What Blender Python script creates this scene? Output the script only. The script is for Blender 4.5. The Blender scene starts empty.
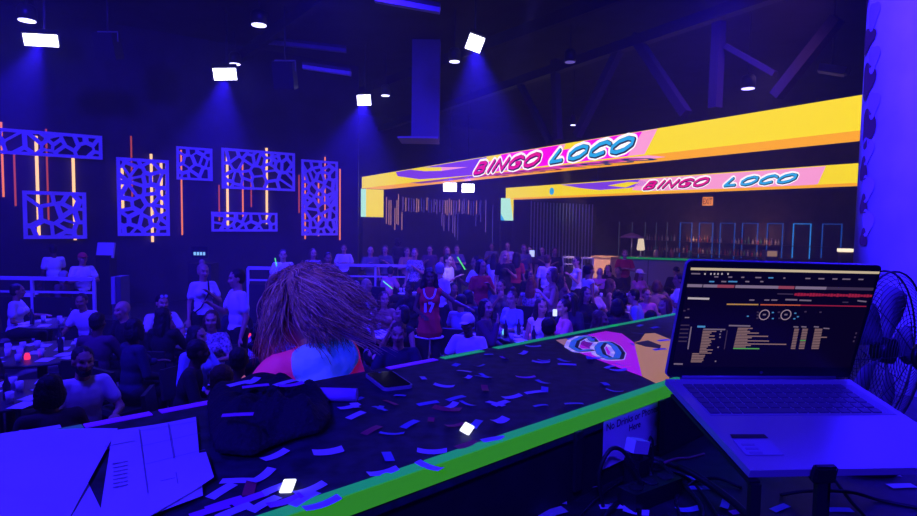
import bpy, bmesh, math, random
from mathutils import Vector, Matrix, Quaternion
SC = bpy.context.scene
COL = SC.collection
PI = math.pi

# ------------------------------------------------------------------ camera, world, big lights, exposure
FPX = 600.0
PITCH, ROLL = math.radians(3.6), math.radians(0.8)
CX, CY = 458.5, 258.0
CAMZ = 2.45
cam_d = bpy.data.cameras.new('camera')
cam_d.sensor_width = 36.0
cam_d.lens = FPX / 917.0 * 36.0
cam_d.clip_start, cam_d.clip_end = 0.02, 200
cam = bpy.data.objects.new('camera', cam_d)
COL.objects.link(cam)
cam.location = (0, 0, CAMZ)
cam.rotation_euler = (Matrix.Rotation(PI/2 - PITCH, 3, 'X') @ Matrix.Rotation(ROLL, 3, 'Z')).to_euler()
SC.camera = cam
SC.view_settings.view_transform = 'Standard'
SC.view_settings.look = 'None'
SC.view_settings.gamma = 1.0
SC.view_settings.use_curve_mapping = False
SC.view_settings.exposure = 0.0

W = bpy.data.worlds.new('world')
SC.world = W
W.use_nodes = True
W.node_tree.nodes['Background'].inputs['Color'].default_value = (0.02, 0.008, 0.6, 1)
W.node_tree.nodes['Background'].inputs['Strength'].default_value = 0.08
# thin haze in the air of the whole room
_vs = W.node_tree.nodes.new('ShaderNodeVolumeScatter')
_vs.inputs['Density'].default_value = 0.0085
_vs.inputs['Color'].default_value = (0.8, 0.8, 0.9, 1)
_vs.inputs['Anisotropy'].default_value = 0.35
W.node_tree.links.new(_vs.outputs[0], W.node_tree.nodes['World Output'].inputs['Volume'])

BLUE = (0.024, 0.008, 1.0)

def lamp(kind, name, loc, target, energy, color=BLUE, size=0.15, angle=60, blend=0.6):
    d = bpy.data.lights.new(name, kind)
    d.energy, d.color = energy, color
    if kind == 'SPOT':
        d.spot_size, d.spot_blend, d.shadow_soft_size = math.radians(angle), blend, size
    elif kind == 'AREA':
        d.shape, d.size = 'DISK', size
    else:
        d.shadow_soft_size = size
    o = bpy.data.objects.new(name, d)
    COL.objects.link(o)
    o.location = loc
    if target is not None:
        o.rotation_euler = (Vector(target) - Vector(loc)).to_track_quat('-Z', 'Y').to_euler()
    return o

# blue fill spots added for booth, column and floor; no fixtures are built
lamp('SPOT', 'booth_fill', (-2.6, -0.6, 6.2), (-0.1, 1.3, 2.0), 1050, size=0.12, angle=60)
lamp('SPOT', 'booth_fill', (-0.6, -2.6, 4.3), (0.55, 1.4, 1.95), 950, size=0.12, angle=50)
lamp('SPOT', 'column_fill', (-0.6, 0.6, 5.4), (2.1, 2.4, 3.1), 6500, size=0.1, angle=50)
lamp('SPOT', 'mane_light', (-1.6, -0.8, 5.6), (-.55, 2.0, 2.1), 90, (1, .5, .42), .1, 13, .5)  # warm spot added to bring out the woman's hair, no fixture
for (x, y, e, tx, ty) in ((-7.5, 4.0, 4200, -5.0, 8.5), (-2.5, 3.5, 3000, -2.0, 10.0), (3.0, 4.5, 2800, 1.5, 11.5),
                          (-7.5, 8.0, 3400, -8.2, 17.6), (-2.0, 9.0, 2400, -3.0, 19.5), (4.5, 10.0, 1900, 4.5, 17.5)):
    lamp('SPOT', 'floor_fill', (x, y, 6.7), (tx, ty, 1.0), e, size=0.2, angle=95, blend=0.9)

# violet fill spots added over the right half of the floor and bar front
lamp('SPOT', 'violet_fill', (5.5, 9.0, 6.8), (3.5, 15.0, 1.0), 900, (.42, .13, .75), .2, 80, .8)
lamp('SPOT', 'violet_fill', (7.5, 14.5, 6.4), (8.0, 22.0, .6), 700, (.45, .26, .8), .2, 70, .8)

# ------------------------------------------------------------------ helpers
def ray(px, py):
    dx, dy = (px - CX) / FPX, (CY - py) / FPX
    x = dx * math.cos(ROLL) - dy * math.sin(ROLL)
    y = dx * math.sin(ROLL) + dy * math.cos(ROLL)
    return Vector((x, math.cos(PITCH) + y * math.sin(PITCH), -math.sin(PITCH) + y * math.cos(PITCH)))
C0 = Vector((0, 0, CAMZ))
def at(px, py, Y):
    r = ray(px, py)
    return C0 + r * (Y / r.y)
def atz(px, py, z):
    r = ray(px, py)
    return C0 + r * ((z - CAMZ) / r.z)
class Plane:
    """a real plane in the room: origin, unit axes ex (along) and ez (up); n points to the viewer's side"""
    def __init__(s, o, ex, ez=(0, 0, 1)):
        s.o, s.ex, s.ez = Vector(o), Vector(ex).normalized(), Vector(ez).normalized()
        s.n = s.ex.cross(s.ez).normalized()
    def uv(s, px, py):
        r = ray(px, py)
        t = (s.o - C0).dot(s.n) / r.dot(s.n)
        d = C0 + r * t - s.o
        return d.dot(s.ex), d.dot(s.ez)
    def xyz(s, u, v, off=0.0):
        return s.o + s.ex * u + s.ez * v + s.n * off
    def mat4(s, u=0, v=0, off=0):
        m = Matrix((s.ex, s.ez, s.n)).transposed().to_4x4()
        m.translation = s.xyz(u, v, off)
        return m

MATS = {}
def mat(name, col, rough=0.6, metal=0.0, emit=None, es=0.0, noise=0.0, nscale=8.0, bump=0.0, trans=0.0, spec=0.5):
    if name in MATS: return MATS[name]
    m = bpy.data.materials.new(name)
    m.use_nodes = True
    nt = m.node_tree
    b = nt.nodes['Principled BSDF']
    b.inputs['Base Color'].default_value = (*col, 1)
    b.inputs['Roughness'].default_value = rough
    b.inputs['Metallic'].default_value = metal
    b.inputs['Specular IOR Level'].default_value = spec
    if trans: b.inputs['Transmission Weight'].default_value = trans
    if emit is not None:
        b.inputs['Emission Color'].default_value = (*emit, 1)
        b.inputs['Emission Strength'].default_value = es
    if noise or bump:
        tc = nt.nodes.new('ShaderNodeTexCoord')
        nz = nt.nodes.new('ShaderNodeTexNoise')
        nz.inputs['Scale'].default_value = nscale
        nz.inputs['Detail'].default_value = 4
        nt.links.new(tc.outputs['Object'], nz.inputs['Vector'])
        if noise:
            r = nt.nodes.new('ShaderNodeValToRGB')
            r.color_ramp.elements[0].position, r.color_ramp.elements[1].position = 0.3, 0.7
            r.color_ramp.elements[0].color = (*[c * (1 - noise) for c in col], 1)
            r.color_ramp.elements[1].color = (*[min(1, c * (1 + noise)) for c in col], 1)
            nt.links.new(nz.outputs['Fac'], r.inputs['Fac'])
            nt.links.new(r.outputs['Color'], b.inputs['Base Color'])
        if bump:
            bp = nt.nodes.new('ShaderNodeBump')
            bp.inputs['Strength'].default_value = bump
            bp.inputs['Distance'].default_value = 0.02
            nt.links.new(nz.outputs['Fac'], bp.inputs['Height'])
            nt.links.new(bp.outputs['Normal'], b.inputs['Normal'])
    MATS[name] = m
    return m
def srgb(r, g, b):
    f = lambda c: ((c / 255.0) / 12.92 if c <= 10 else (((c / 255.0) + 0.055) / 1.055) ** 2.4)
    return (f(r), f(g), f(b))
def glow(name, rgb255, s=1.0):
    c = srgb(*rgb255)
    return mat(name, tuple(x * 0.01 for x in c), 0.6, emit=c, es=s, spec=.1)

def tag(o, label=None, cat=None, group=None, kind=None):
    if label: o['label'] = label
    if cat: o['category'] = cat
    if group: o['group'] = group
    if kind: o['kind'] = kind
    return o
def thing(name, label, cat, loc=(0, 0, 0), rz=0.0, group=None):
    o = bpy.data.objects.new(name, None)
    o.empty_display_size = 0.1
    COL.objects.link(o)
    o.location, o.rotation_euler = loc, (0, 0, rz)
    return tag(o, label, cat, group)

def basis(d):
    d = Vector(d).normalized()
    a = Vector((0, 0, 1)) if abs(d.z) < 0.9 else Vector((1, 0, 0))
    x = d.cross(a).normalized()
    return x, d.cross(x).normalized(), d

class MB:
    """collects shapes of one mesh; material slots by index"""
    def __init__(s): s.bm = bmesh.new(); s.mi = 0
    def face(s, vs, smooth=False):
        try:
            f = s.bm.faces.new(vs); f.material_index = s.mi; f.smooth = smooth
            return f
        except ValueError: return None
    def poly(s, pts):
        return s.face([s.bm.verts.new(p) for p in pts])
    def box(s, c, size, M=None):
        c = Vector(c); v = []
        for k in range(8):
            p = Vector(((k & 1) - .5, ((k >> 1) & 1) - .5, ((k >> 2) & 1) - .5))
            p = Vector((p.x * size[0], p.y * size[1], p.z * size[2]))
            if M is not None: p = M @ p
            v.append(s.bm.verts.new(c + p))
        for q in ((0, 2, 3, 1), (4, 5, 7, 6), (0, 1, 5, 4), (2, 6, 7, 3), (0, 4, 6, 2), (1, 3, 7, 5)):
            s.face([v[i] for i in q])
        return s
    def beam(s, a, b, w, h):
        a, b = Vector(a), Vector(b)
        d = (b - a)
        x = Vector((0, 0, 1)).cross(d)
        x = x.normalized() if x.length > 1e-6 else Vector((1, 0, 0))
        z = d.normalized().cross(x)
        M = Matrix((d.normalized(), x, z)).transposed()
        return s.box((a + b) / 2, (d.length, w, h), M)
    def tube(s, pts, r, seg=8, caps=True):
        pts = [Vector(p) for p in pts]
        rs = r if isinstance(r, (list, tuple)) else [r] * len(pts)
        rings = []; px = None
        for i, p in enumerate(pts):
            d = pts[min(i + 1, len(pts) - 1)] - pts[max(i - 1, 0)]
            x, y, dd = basis(d)
            if px is not None:
                x = (px - dd * px.dot(dd))
                x = x.normalized() if x.length > 1e-6 else basis(d)[0]
                y = dd.cross(x)
            px = x
            rings.append([s.bm.verts.new(p + (x * math.cos(2*PI*k/seg) + y * math.sin(2*PI*k/seg)) * rs[i]) for k in range(seg)])
        for a, b in zip(rings, rings[1:]):
            for k in range(seg): s.face([a[k], a[(k+1) % seg], b[(k+1) % seg], b[k]], True)
        if caps:
            s.face(rings[0][::-1]); s.face(rings[-1])
        return s
    def lathe(s, prof, c=(0, 0, 0), seg=16, M=None):
        c = Vector(c); rings = []
        for r, z in prof:
            rg = []
            for k in range(seg):
                p = Vector((r * math.cos(2*PI*k/seg), r * math.sin(2*PI*k/seg), z))
                if M is not None: p = M @ p
                rg.append(s.bm.verts.new(c + p))
            rings.append(rg)
        for a, b in zip(rings, rings[1:]):
            for k in range(seg): s.face([a[k], a[(k+1) % seg], b[(k+1) % seg], b[k]], True)
        s.face(rings[0][::-1]); s.face(rings[-1])
        return s
    def ell(s, c, r, M=None, nu=14, nv=9):
        c = Vector(c)
        if not isinstance(r, (tuple, list)): r = (r, r, r)
        def P(x, y, z):
            p = Vector((x * r[0], y * r[1], z * r[2]))
            if M is not None: p = M @ p
            return s.bm.verts.new(c + p)
        top, bot = P(0, 0, 1), P(0, 0, -1); rings = []
        for j in range(1, nv):
            t = PI * j / nv
            rings.append([P(math.sin(t) * math.cos(2*PI*k/nu), math.sin(t) * math.sin(2*PI*k/nu), math.cos(t)) for k in range(nu)])
        for k in range(nu):
            s.face([top, rings[0][k], rings[0][(k+1) % nu]], True)
            s.face([bot, rings[-1][(k+1) % nu], rings[-1][k]], True)
        for a, b in zip(rings, rings[1:]):
            for k in range(nu): s.face([a[k], b[k], b[(k+1) % nu], a[(k+1) % nu]], True)
        return s
    def cap(s, a, b, ra, rb=None, seg=12):
        """tapered capsule"""
        rb = ra if rb is None else rb
        a, b = Vector(a), Vector(b)
        x, y, d = basis(b - a)
        prof = [(ra * math.sin(t), a - d * ra * math.cos(t)) for t in (0.35, 0.9, PI/2)]
        prof += [(rb * math.cos(t), b + d * rb * math.sin(t)) for t in (0.0, 0.67, 1.22)]
        rings = [[s.bm.verts.new(p + (x * math.cos(2*PI*k/seg) + y * math.sin(2*PI*k/seg)) * r) for k in range(seg)] for r, p in prof]
        for p, q in zip(rings, rings[1:]):
            for k in range(seg): s.face([p[k], p[(k+1) % seg], q[(k+1) % seg], q[k]], True)
        s.face(rings[0][::-1], True); s.face(rings[-1], True)
        return s
    def prism(s, pts, thick, pl=None, off=0.0):
        """polygon pts (u,v) in plane pl, extruded towards the viewer by thick"""
        lo = [s.bm.verts.new(pl.xyz(u, v, off)) for u, v in pts]
        hi = [s.bm.verts.new(pl.xyz(u, v, off + thick)) for u, v in pts]
        n = len(pts)
        s.face(hi); s.face(lo[::-1])
        for k in range(n): s.face([lo[k], lo[(k+1) % n], hi[(k+1) % n], hi[k]])
        return s
    def mesh(s, name, mats, origin=None, bevel=0.0):
        if origin is not None: bmesh.ops.translate(s.bm, verts=s.bm.verts, vec=-Vector(origin))
        if bevel:
            es = [e for e in s.bm.edges if len(e.link_faces) == 2 and e.calc_face_angle(0) > 0.6]
            bmesh.ops.bevel(s.bm, geom=es, offset=bevel, segments=2, affect='EDGES', clamp_overlap=True)
        bmesh.ops.recalc_face_normals(s.bm, faces=s.bm.faces)
        me = bpy.data.meshes.new(name)
        s.bm.to_mesh(me); s.bm.free()
        for m in (mats if isinstance(mats, (list, tuple)) else [mats]): me.materials.append(m)
        return me
    def build(s, name, mats, parent=None, origin=None, bevel=0.0):
        return link(name, s.mesh(name, mats, origin, bevel), parent)
def link(name, me, parent=None):
    o = bpy.data.objects.new(name, me)
    COL.objects.link(o)
    if parent is not None: o.parent = parent
    return o
def centre(o):
    """put a one-mesh thing's origin at the bottom middle of its geometry"""
    me = o.data
    xs = [v.co for v in me.vertices]
    c = Vector(((min(p.x for p in xs) + max(p.x for p in xs)) / 2, (min(p.y for p in xs) + max(p.y for p in xs)) / 2, min(p.z for p in xs)))
    me.transform(Matrix.Translation(-c)); o.location = o.location + c
    return o
def dup(o, loc=None, rz=None, label=None):
    r = o.copy(); COL.objects.link(r)
    if loc is not None: r.location = loc
    if rz is not None: r.rotation_euler = (0, 0, rz)
    if label: r['label'] = label
    def kids(src, dst):
        for ch in list(src.children):
            c = ch.copy(); COL.objects.link(c); c.parent = dst
            kids(ch, c)
    kids(o, r)
    return r
def union_mesh(name, mb, voxel, mats, smooth=2, paint=None):
    """one continuous surface round all closed shapes in mb"""
    tmp = mb.build('tmp', mats)
    m = tmp.modifiers.new('r', 'REMESH'); m.mode = 'VOXEL'; m.voxel_size = voxel; m.use_smooth_shade = True
    if smooth:
        sm = tmp.modifiers.new('s', 'SMOOTH'); sm.iterations = smooth; sm.factor = 0.5
    dg = bpy.context.evaluated_depsgraph_get()
    ev = tmp.evaluated_get(dg)
    me = bpy.data.meshes.new_from_object(ev, depsgraph=dg)
    old = tmp.data
    bpy.data.objects.remove(tmp); bpy.data.meshes.remove(old)
    me.name = name
    me.materials.clear()
    for k in (mats if isinstance(mats, (list, tuple)) else [mats]): me.materials.append(k)
    for p in me.polygons:
        p.use_smooth = True
        p.material_index = paint(p.center) if paint else 0
    return me
def text_mesh(s, size=1.0, offset=0.0, extrude=0.0, shear=0.0, spacing=1.0):
    c = bpy.data.curves.new('t', 'FONT')
    c.body, c.size, c.offset, c.extrude, c.shear, c.space_character = s, size, offset, extrude, shear, spacing
    o = bpy.data.objects.new('t', c); COL.objects.link(o)
    dg = bpy.context.evaluated_depsgraph_get()
    me = bpy.data.meshes.new_from_object(o.evaluated_get(dg), depsgraph=dg)
    bpy.data.objects.remove(o); bpy.data.curves.remove(c)
    return me
def fit_text(s, pl, box, off, m, parent, name, offset=0.0, shear=0.25, extrude=0.004, origin=None, grow=0.0, mirror=False, skew=0.0):
    """lettering laid on plane pl inside (u0,v0,u1,v1)"""
    me = text_mesh(s, 1.0, offset, 0.0, shear)
    ref = text_mesh(s, 1.0, 0.0, 0.0, shear)
    xs = [v.co.x for v in ref.vertices]; ys = [v.co.y for v in ref.vertices]
    x0, x1, y0, y1 = min(xs), max(xs), min(ys), max(ys)
    bpy.data.meshes.remove(ref)
    u0, v0, u1, v1 = box
    for v in me.vertices:
        a = (v.co.x - x0) / (x1 - x0); b = (v.co.y - y0) / (y1 - y0)
        if mirror: b = 1 - b
        v.co = pl.xyz(u0 + a * (u1 - u0), v0 + b * (v1 - v0) + skew * a, off) - (Vector(origin) if origin is not None else Vector())
    me.materials.clear(); me.materials.append(m)
    return link(name, me, parent)
LETTERS = {   # brush letters as strokes in a unit box
 'B': [[(.12, 0), (.12, 1), (.55, 1), (.78, .88), (.74, .62), (.5, .52), (.14, .52)], [(.5, .52), (.86, .42), (.88, .14), (.6, 0), (.12, 0)]],
 'I': [[(.5, 0), (.5, 1)]],
 'N': [[(.1, 0), (.12, 1), (.84, .02), (.88, 1)]],
 'G': [[(.9, .84), (.6, 1), (.25, .88), (.08, .5), (.24, .1), (.6, 0), (.9, .14), (.9, .44), (.58, .46)]],
 'O': [[(.5, 1), (.18, .84), (.06, .48), (.2, .12), (.5, 0), (.8, .14), (.94, .5), (.82, .86), (.5, 1)]],
 'L': [[(.14, 1), (.1, 0), (.9, .06)]],
 'C': [[(.92, .8), (.62, 1), (.26, .88), (.08, .5), (.22, .12), (.58, 0), (.92, .18)]],
}
ADV = {'B': 1.0, 'I': .5, 'N': 1.02, 'G': 1.05, 'O': 1.1, 'L': .88, 'C': 1.0}
def strokes(s, pl, box, off, stroke, m, parent, name, shear=.22, skew=0.0, origin=None, dx=0.0, dy=0.0, flip=False):
    """brush lettering on plane pl; stroke in units of the letter height"""
    u0, v0, u1, v1 = box
    tot = sum(ADV[c] for c in s); mb = MB(); x = 0.0
    h = v1 - v0; wu = (u1 - u0) / (tot + shear)
    step = 1 if h > 0 else -1
    h_ = abs(h)
    for c in s:
        w = ADV[c] * .86
        for st in LETTERS[c]:
            pts = []
            for a, b in st:
                yy = 1 - b if flip else b
                pts.append((u0 + (x + a * w + .07 + shear * b) * wu + dx * h_, v0 + yy * h + skew * (x / tot) + dy * h_))
            R = stroke * h_ / 2
            for (ax, ay), (bx, by) in zip(pts, pts[1:]):
                L_ = math.hypot(bx - ax, by - ay) or 1e-6
                nx, ny = -(by - ay) / L_ * R, (bx - ax) / L_ * R
                mb.poly([pl.xyz(ax + nx, ay + ny, off), pl.xyz(ax - nx, ay - ny, off), pl.xyz(bx - nx, by - ny, off), pl.xyz(bx + nx, by + ny, off)])
            for ax, ay in pts:
                mb.poly([pl.xyz(ax + R * math.cos(k * PI / 6), ay + R * math.sin(k * PI / 6), off) for k in range(12)])
        x += ADV[c]
    return mb.build(name, m, parent, origin)
def nth(i):
    return ('first second third fourth fifth sixth seventh eighth ninth tenth eleventh twelfth'.split() + ['%dth' % k if k % 10 not in (1, 2, 3) or k in (11, 12, 13) else '%d%s' % (k, ('st', 'nd', 'rd')[k % 10 - 1]) for k in range(13, 130)])[i]
rnd = random.Random(7)
# ------------------------------------------------------------------ materials of the place
M_black = mat('black_paint', (0.012, 0.012, 0.014), 0.7, noise=0.4, nscale=3)
M_roof = mat('black_roof', (0.02, 0.02, 0.024), 0.85, noise=0.5, nscale=1.2)
M_wall = mat('dark_wall', (0.028, 0.026, 0.032), 0.8, noise=0.35, nscale=1.5, bump=0.2)
M_steel = mat('dark_steel', (0.045, 0.042, 0.045), 0.55, metal=0.2)
M_floor = mat('dark_floor', (0.03, 0.03, 0.035), 0.45, noise=0.6, nscale=14)
M_stage = mat('stage_black', (0.02, 0.02, 0.022), 0.6, noise=0.5, nscale=20)
M_white = mat('white_plastic', (0.75, 0.75, 0.75), 0.5)
M_panel = mat('white_laminate', (0.62, 0.62, 0.66), 0.5)
M_rail = mat('pale_rail', (0.6, 0.6, 0.62), 0.45)
M_blackpl = mat('black_plastic', (0.012, 0.012, 0.013), 0.4)
M_grey = mat('grey_metal', (0.3, 0.3, 0.32), 0.4, metal=0.6)
M_rubber = mat('black_rubber', (0.01, 0.01, 0.01), 0.7)

U = Vector((0.814, 0.581, 0)); V = Vector((-0.581, 0.814, 0))
def struct(name, mb, m, label=None):
    o = mb.build(name, m); o['kind'] = 'structure'
    if label: o['label'] = label
    return o
struct('floor', MB().box((0, 15, -0.1), (60, 60, 0.2)), M_floor)
# the raised stage under booth and bar
struct('trim_stage', MB().box((0, -1.75, 0.3), (14, 9.9, 0.6)), M_stage)
CEIL = 7.6
struct('ceiling', MB().box((0, 15, CEIL + 0.1), (60, 60, 0.2)), M_roof)
W0 = at(140, 200, 16.8); W0.z = 0
def wall_seg(name, a, b, th=0.25, m=M_wall, z1=CEIL):
    a, b = Vector(a), Vector(b); a.z = b.z = 0
    d = (b - a).normalized(); nn = Vector((d.y, -d.x, 0))           # thickness away from the viewer
    if nn.dot(-a) > 0: nn = -nn
    mb = MB(); c = (a + b) / 2 + nn * th / 2; c.z = z1 / 2
    mb.box(c, ((b - a).length, th, z1), Matrix((d, nn, Vector((0, 0, 1)))).transposed())
    return struct(name, mb, m)
PW = Plane(W0, U)
u_end = PW.uv(358, 220)[0]
wa, wb = PW.xyz(-16, 0), PW.xyz(u_end, 0)
wall_seg('wall_left', wa, wb)
B0 = at(359, 220, 30.0); B0.z = 0
wall_seg('wall_side', wb, B0)
PB = Plane(B0, U)
ub = PB.uv(596, 220)[0]
B1 = PB.xyz(ub, 0)
wall_seg('wall_back', B0, B1)
R0 = at(594, 220, 29.0); R0.z = 0
R1 = at(960, 220, 25.0); R1.z = 0
M_barwall = mat('dark_bar_wall', (0.07, 0.045, 0.055), 0.8, noise=0.4, nscale=2)
wall_seg('wall_right', B1, R1, m=M_barwall)
PR = Plane(B1, (R1 - B1).normalized())
# ------------------------------------------------------------------ roof: truss, joists, duct cover
YB0, YB1 = 28.0, 9.0
P0 = at(362, 177, YB0); P1 = at(861, 95, YB1)
ZT = (P0.z + P1.z) / 2
P0 = C0 + ray(362, 177) * ((ZT - CAMZ) / ray(362, 177).z)
P1 = C0 + ray(861, 95) * ((ZT - CAMZ) / ray(861, 95).z)
EX = (P1 - P0).normalized()
NB = Plane(P0, EX)                                              # face of the near LED banner; v runs down to about -0.5
back_n = -NB.n
TR = Plane(P0 + back_n * 1.2, EX)
tr = MB()
Ttop = lambda px, py: TR.xyz(*TR.uv(px, py))
for a, b, w in (((520, 84), (550, 142), .16), ((555, 60), (558, 140), .2), ((622, 44), (577, 136), .2), ((634, 36), (686, 114), .2),
                ((719, 22), (715, 108), .2), ((726, 46), (775, 74), .1), ((838, 18), (776, 96), .2)):
    tr.beam(Ttop(*a), Ttop(*b), w, w)
lo0, lo1 = TR.uv(380, 172)[0], TR.uv(900, 86)[0]
tr.beam(TR.xyz(lo0, 0.12), TR.xyz(lo1, 0.12), .2, .2)
tr.beam(TR.xyz(lo0, 2.4), TR.xyz(lo1, 2.4), .25, .25)
struct('trim_1', tr, M_steel, 'dark steel roof truss with slanting web members above the near screen')
jo = MB()
for k, t in enumerate((-9, -4.5, 0.5, 5.5, 10.5)):
    a = Vector((-6, 8, CEIL - 0.35)) + U * t - V * 8; b = a + V * 26
    jo.beam(a, b, .14, .3)
struct('trim_2', jo, M_roof, 'dark roof joists')
# boxed column hanging from the roof with a flat plate under it
t = thing('hanging_duct', 'boxed dark duct hanging from the roof over the room, pale plate under it', 'duct', at(424, 138, 17.5))
o0 = t.location.copy()
a0, a1 = at(412, 60, 17.5), at(440, 60, 17.5)
cc = (a0 + a1) / 2
MB().box((cc.x, cc.y + .3, (o0.z + CEIL) / 2), ((a1 - a0).length, .6, CEIL - o0.z)).build('duct_body', mat('duct_grey', (0.16, 0.16, 0.18), 0.5), t, o0)
q0, q1 = at(398, 137, 17.2), at(438, 137, 17.2)
MB().box(((q0.x + q1.x) / 2, 17.7, q0.z - .02), ((q1 - q0).length, 1.3, .05)).build('plate', mat('pale_plate', (0.4, 0.36, 0.4), 0.6), t, o0)
# ------------------------------------------------------------------ roof lamps
M_lens = mat('lit_blue_lens', (0.2, 0.2, 0.5), 0.3, emit=(0.75, 0.72, 1.0), es=9.0)
M_lens2 = mat('lit_small_lens', (0.2, 0.2, 0.5), 0.3, emit=(0.55, 0.5, 1.0), es=4.0)
M_lensdim = mat('dim_lens', (0.2, 0.2, 0.4), 0.3, emit=(0.10, 0.07, 0.35), es=1.0)
def wash(px, py, Y, wpx, hpx, label, rot=0.0, energy=900, tgt=None, angle=46):
    c = at(px, py, Y)
    w, h = wpx / FPX * Y, hpx / FPX * Y
    t = thing('wash_light', label, 'stage light', c, group=None)
    d = (c - C0).normalized()
    # the lamp head tilts down towards the floor in front of it
    z = Vector((-d.x * .8, -d.y * .8, -0.55)).normalized()
    x = z.cross(Vector((0, 0, 1))).normalized()
    x = Quaternion(z, rot) @ x
    y = z.cross(x)
    M = Matrix((x, y, z)).transposed()
    MB().box(-z * .10, (w * 1.12, h * 1.4, .2), M).build('housing', M_blackpl, t, bevel=0.01)
    MB().box(z * .012, (w, h * 1.15, .03), M).build('lens', M_lens, t)
    MB().tube([-z * .1, Vector((0, .12, .3)), Vector((0, .12, CEIL - c.z + .01))], .022, 6).build('bracket', M_steel, t)
    if energy:
        p = c + z * .1
        lamp('SPOT', 'wash_beam', p, tgt if tgt is not None else p + z, energy, size=.08, angle=angle, blend=.7)
    return t
wash(41, 40, 12.4, 28, 10, 'wide bright blue-white wash light at the far left of the roof', .12, 6000, (-8.5, 9.0, 0))
wash(225, 74, 15.0, 21, 10, 'bright wash light hung over the wall panels, left of the roof centre', .12, 6000, (-5.0, 11.0, 0))
wash(364, 100, 18.0, 13, 9, 'small bright wash light hung above the left end of the near screen', .08, 6000, (-2.5, 12.0, 0))
wash(475, 43, 12.0, 15, 13, 'bright diamond-tilted wash light high above the screens', -.35, 6000, (0.5, 8.5, 0))
wash(450, 187, 24.0, 13, 8, 'left one of two wash lights under the near screen', .0, 500, (-1.5, 11.0, 0))
wash(468, 188, 24.0, 12, 8, 'right one of two wash lights under the near screen', .0, 500, (0.8, 11.0, 0))
def downlight(px, py, Y, wpx, label, m):
    c = at(px, py, Y); r = wpx / 2 / FPX * Y
    t = thing('downlight', label, 'downlight', c)
    MB().lathe([(r * 1.15, .0), (r * 1.15, .25), (r * .8, .32)], seg=20).build('can', M_blackpl, t)
    MB().lathe([(r, -.012), (r, .0)], seg=20).build('lens', m, t)
    MB().tube([(0, 0, .3), (0, 0, CEIL - c.z)], .02, 6).build('stem', M_steel, t)
downlight(27, 20.5, 13, 15, 'round downlight above the wide far left wash light', M_lens2)
downlight(259, 25, 13.5, 14, 'round downlight high up, right of the left wash lights', M_lens2)
downlight(235, 64, 17, 10, 'round downlight just above the wash light over the panels', M_lens2)
downlight(385.5, 95.5, 19, 8, 'small round downlight beside the wash light at the left end of the screen', M_lens2)
downlight(454.5, 61.5, 15, 10, 'round downlight left below the diamond-tilted wash light', M_lens2)
downlight(570, 62, 16, 10, 'unlit grey round downlight in front of the roof truss', M_lensdim)
downlight(573, 125, 20, 5, 'tiny round downlight just above the lettering of the near screen', M_lens2)
downlight(748, 88.5, 15, 12, 'blue round downlight above the plain yellow end of the near screen', mat('blue_lens', (.1, .1, .5), .3, emit=(.35, .28, 1), es=4))
M_batten = mat('unlit_batten', (0.42, 0.38, 0.5), 0.6)
def batten(a, b, Y, label, m):
    p, q = at(*a, Y), at(*b, Y)
    q.z = p.z + (q.z - p.z) * .6
    t = thing('batten_light', label, 'batten light', (p + q) / 2)
    o = t.location.copy()
    MB().beam(p, q, .14, .10).build('diffuser', m, t, o)
    MB().beam(p + Vector((0, 0, .08)), q + Vector((0, 0, .08)), .2, .07).build('tray', M_steel, t, o)
batten((375, -1), (440, 18), 11.5, 'pale unlit batten light at the top edge of the roof', M_batten)
batten((303, 67), (351, 78), 16, 'short pale batten light left of the small wash light', M_batten)
batten((268, 42), (346, 56), 16.5, 'dim batten light just above the short pale one', mat('dim_batten', (.14, .12, .2), .6))
t = thing('projector', 'grey ceiling projector near the top right by the column', 'projector', at(832, 70, 13))
Mp = Matrix.Rotation(-.6, 3, 'Z') @ Matrix.Rotation(.3, 3, 'Y')
MB().box((0, 0, 0), (.5, .3, .16), Mp).build('body', mat('projector_grey', (.3, .3, .32), .5), t, bevel=.02)
MB().lathe([(.07, 0), (.07, .1)], Mp @ Vector((.25, 0, 0)), 14, Mp @ Matrix.Rotation(PI/2, 3, 'Y')).build('lens', M_blackpl, t)
MB().tube([(0, 0, .08), (0, 0, CEIL - t.location.z)], .025, 6).build('stem', M_steel, t)
# flying speakers hanging in the dark
for px, py, Y, s, lab in ((285, 75, 15, .5, 'black speaker hanging in the dark between the wash lights'), (108, 46, 14, .45, 'black speaker hanging right of the far left wash light')):
    c = at(px, py, Y)
    t = thing('hanging_speaker', lab, 'speaker', c)
    MB().box((0, 0, 0), (s, s * .8, s * 1.3), Matrix.Rotation(.3, 3, 'X')).build('cabinet', M_blackpl, t, bevel=.03)
    MB().tube([(-s * .5, 0, .1), (-s * .5, 0, .7 * s), (s * .5, 0, .7 * s), (s * .5, 0, .1)], .02, 6).build('bracket', M_grey, t)
    MB().tube([(0, 0, .7 * s), (0, 0, CEIL - c.z)], .02, 6).build('stem', M_steel, t)

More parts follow.
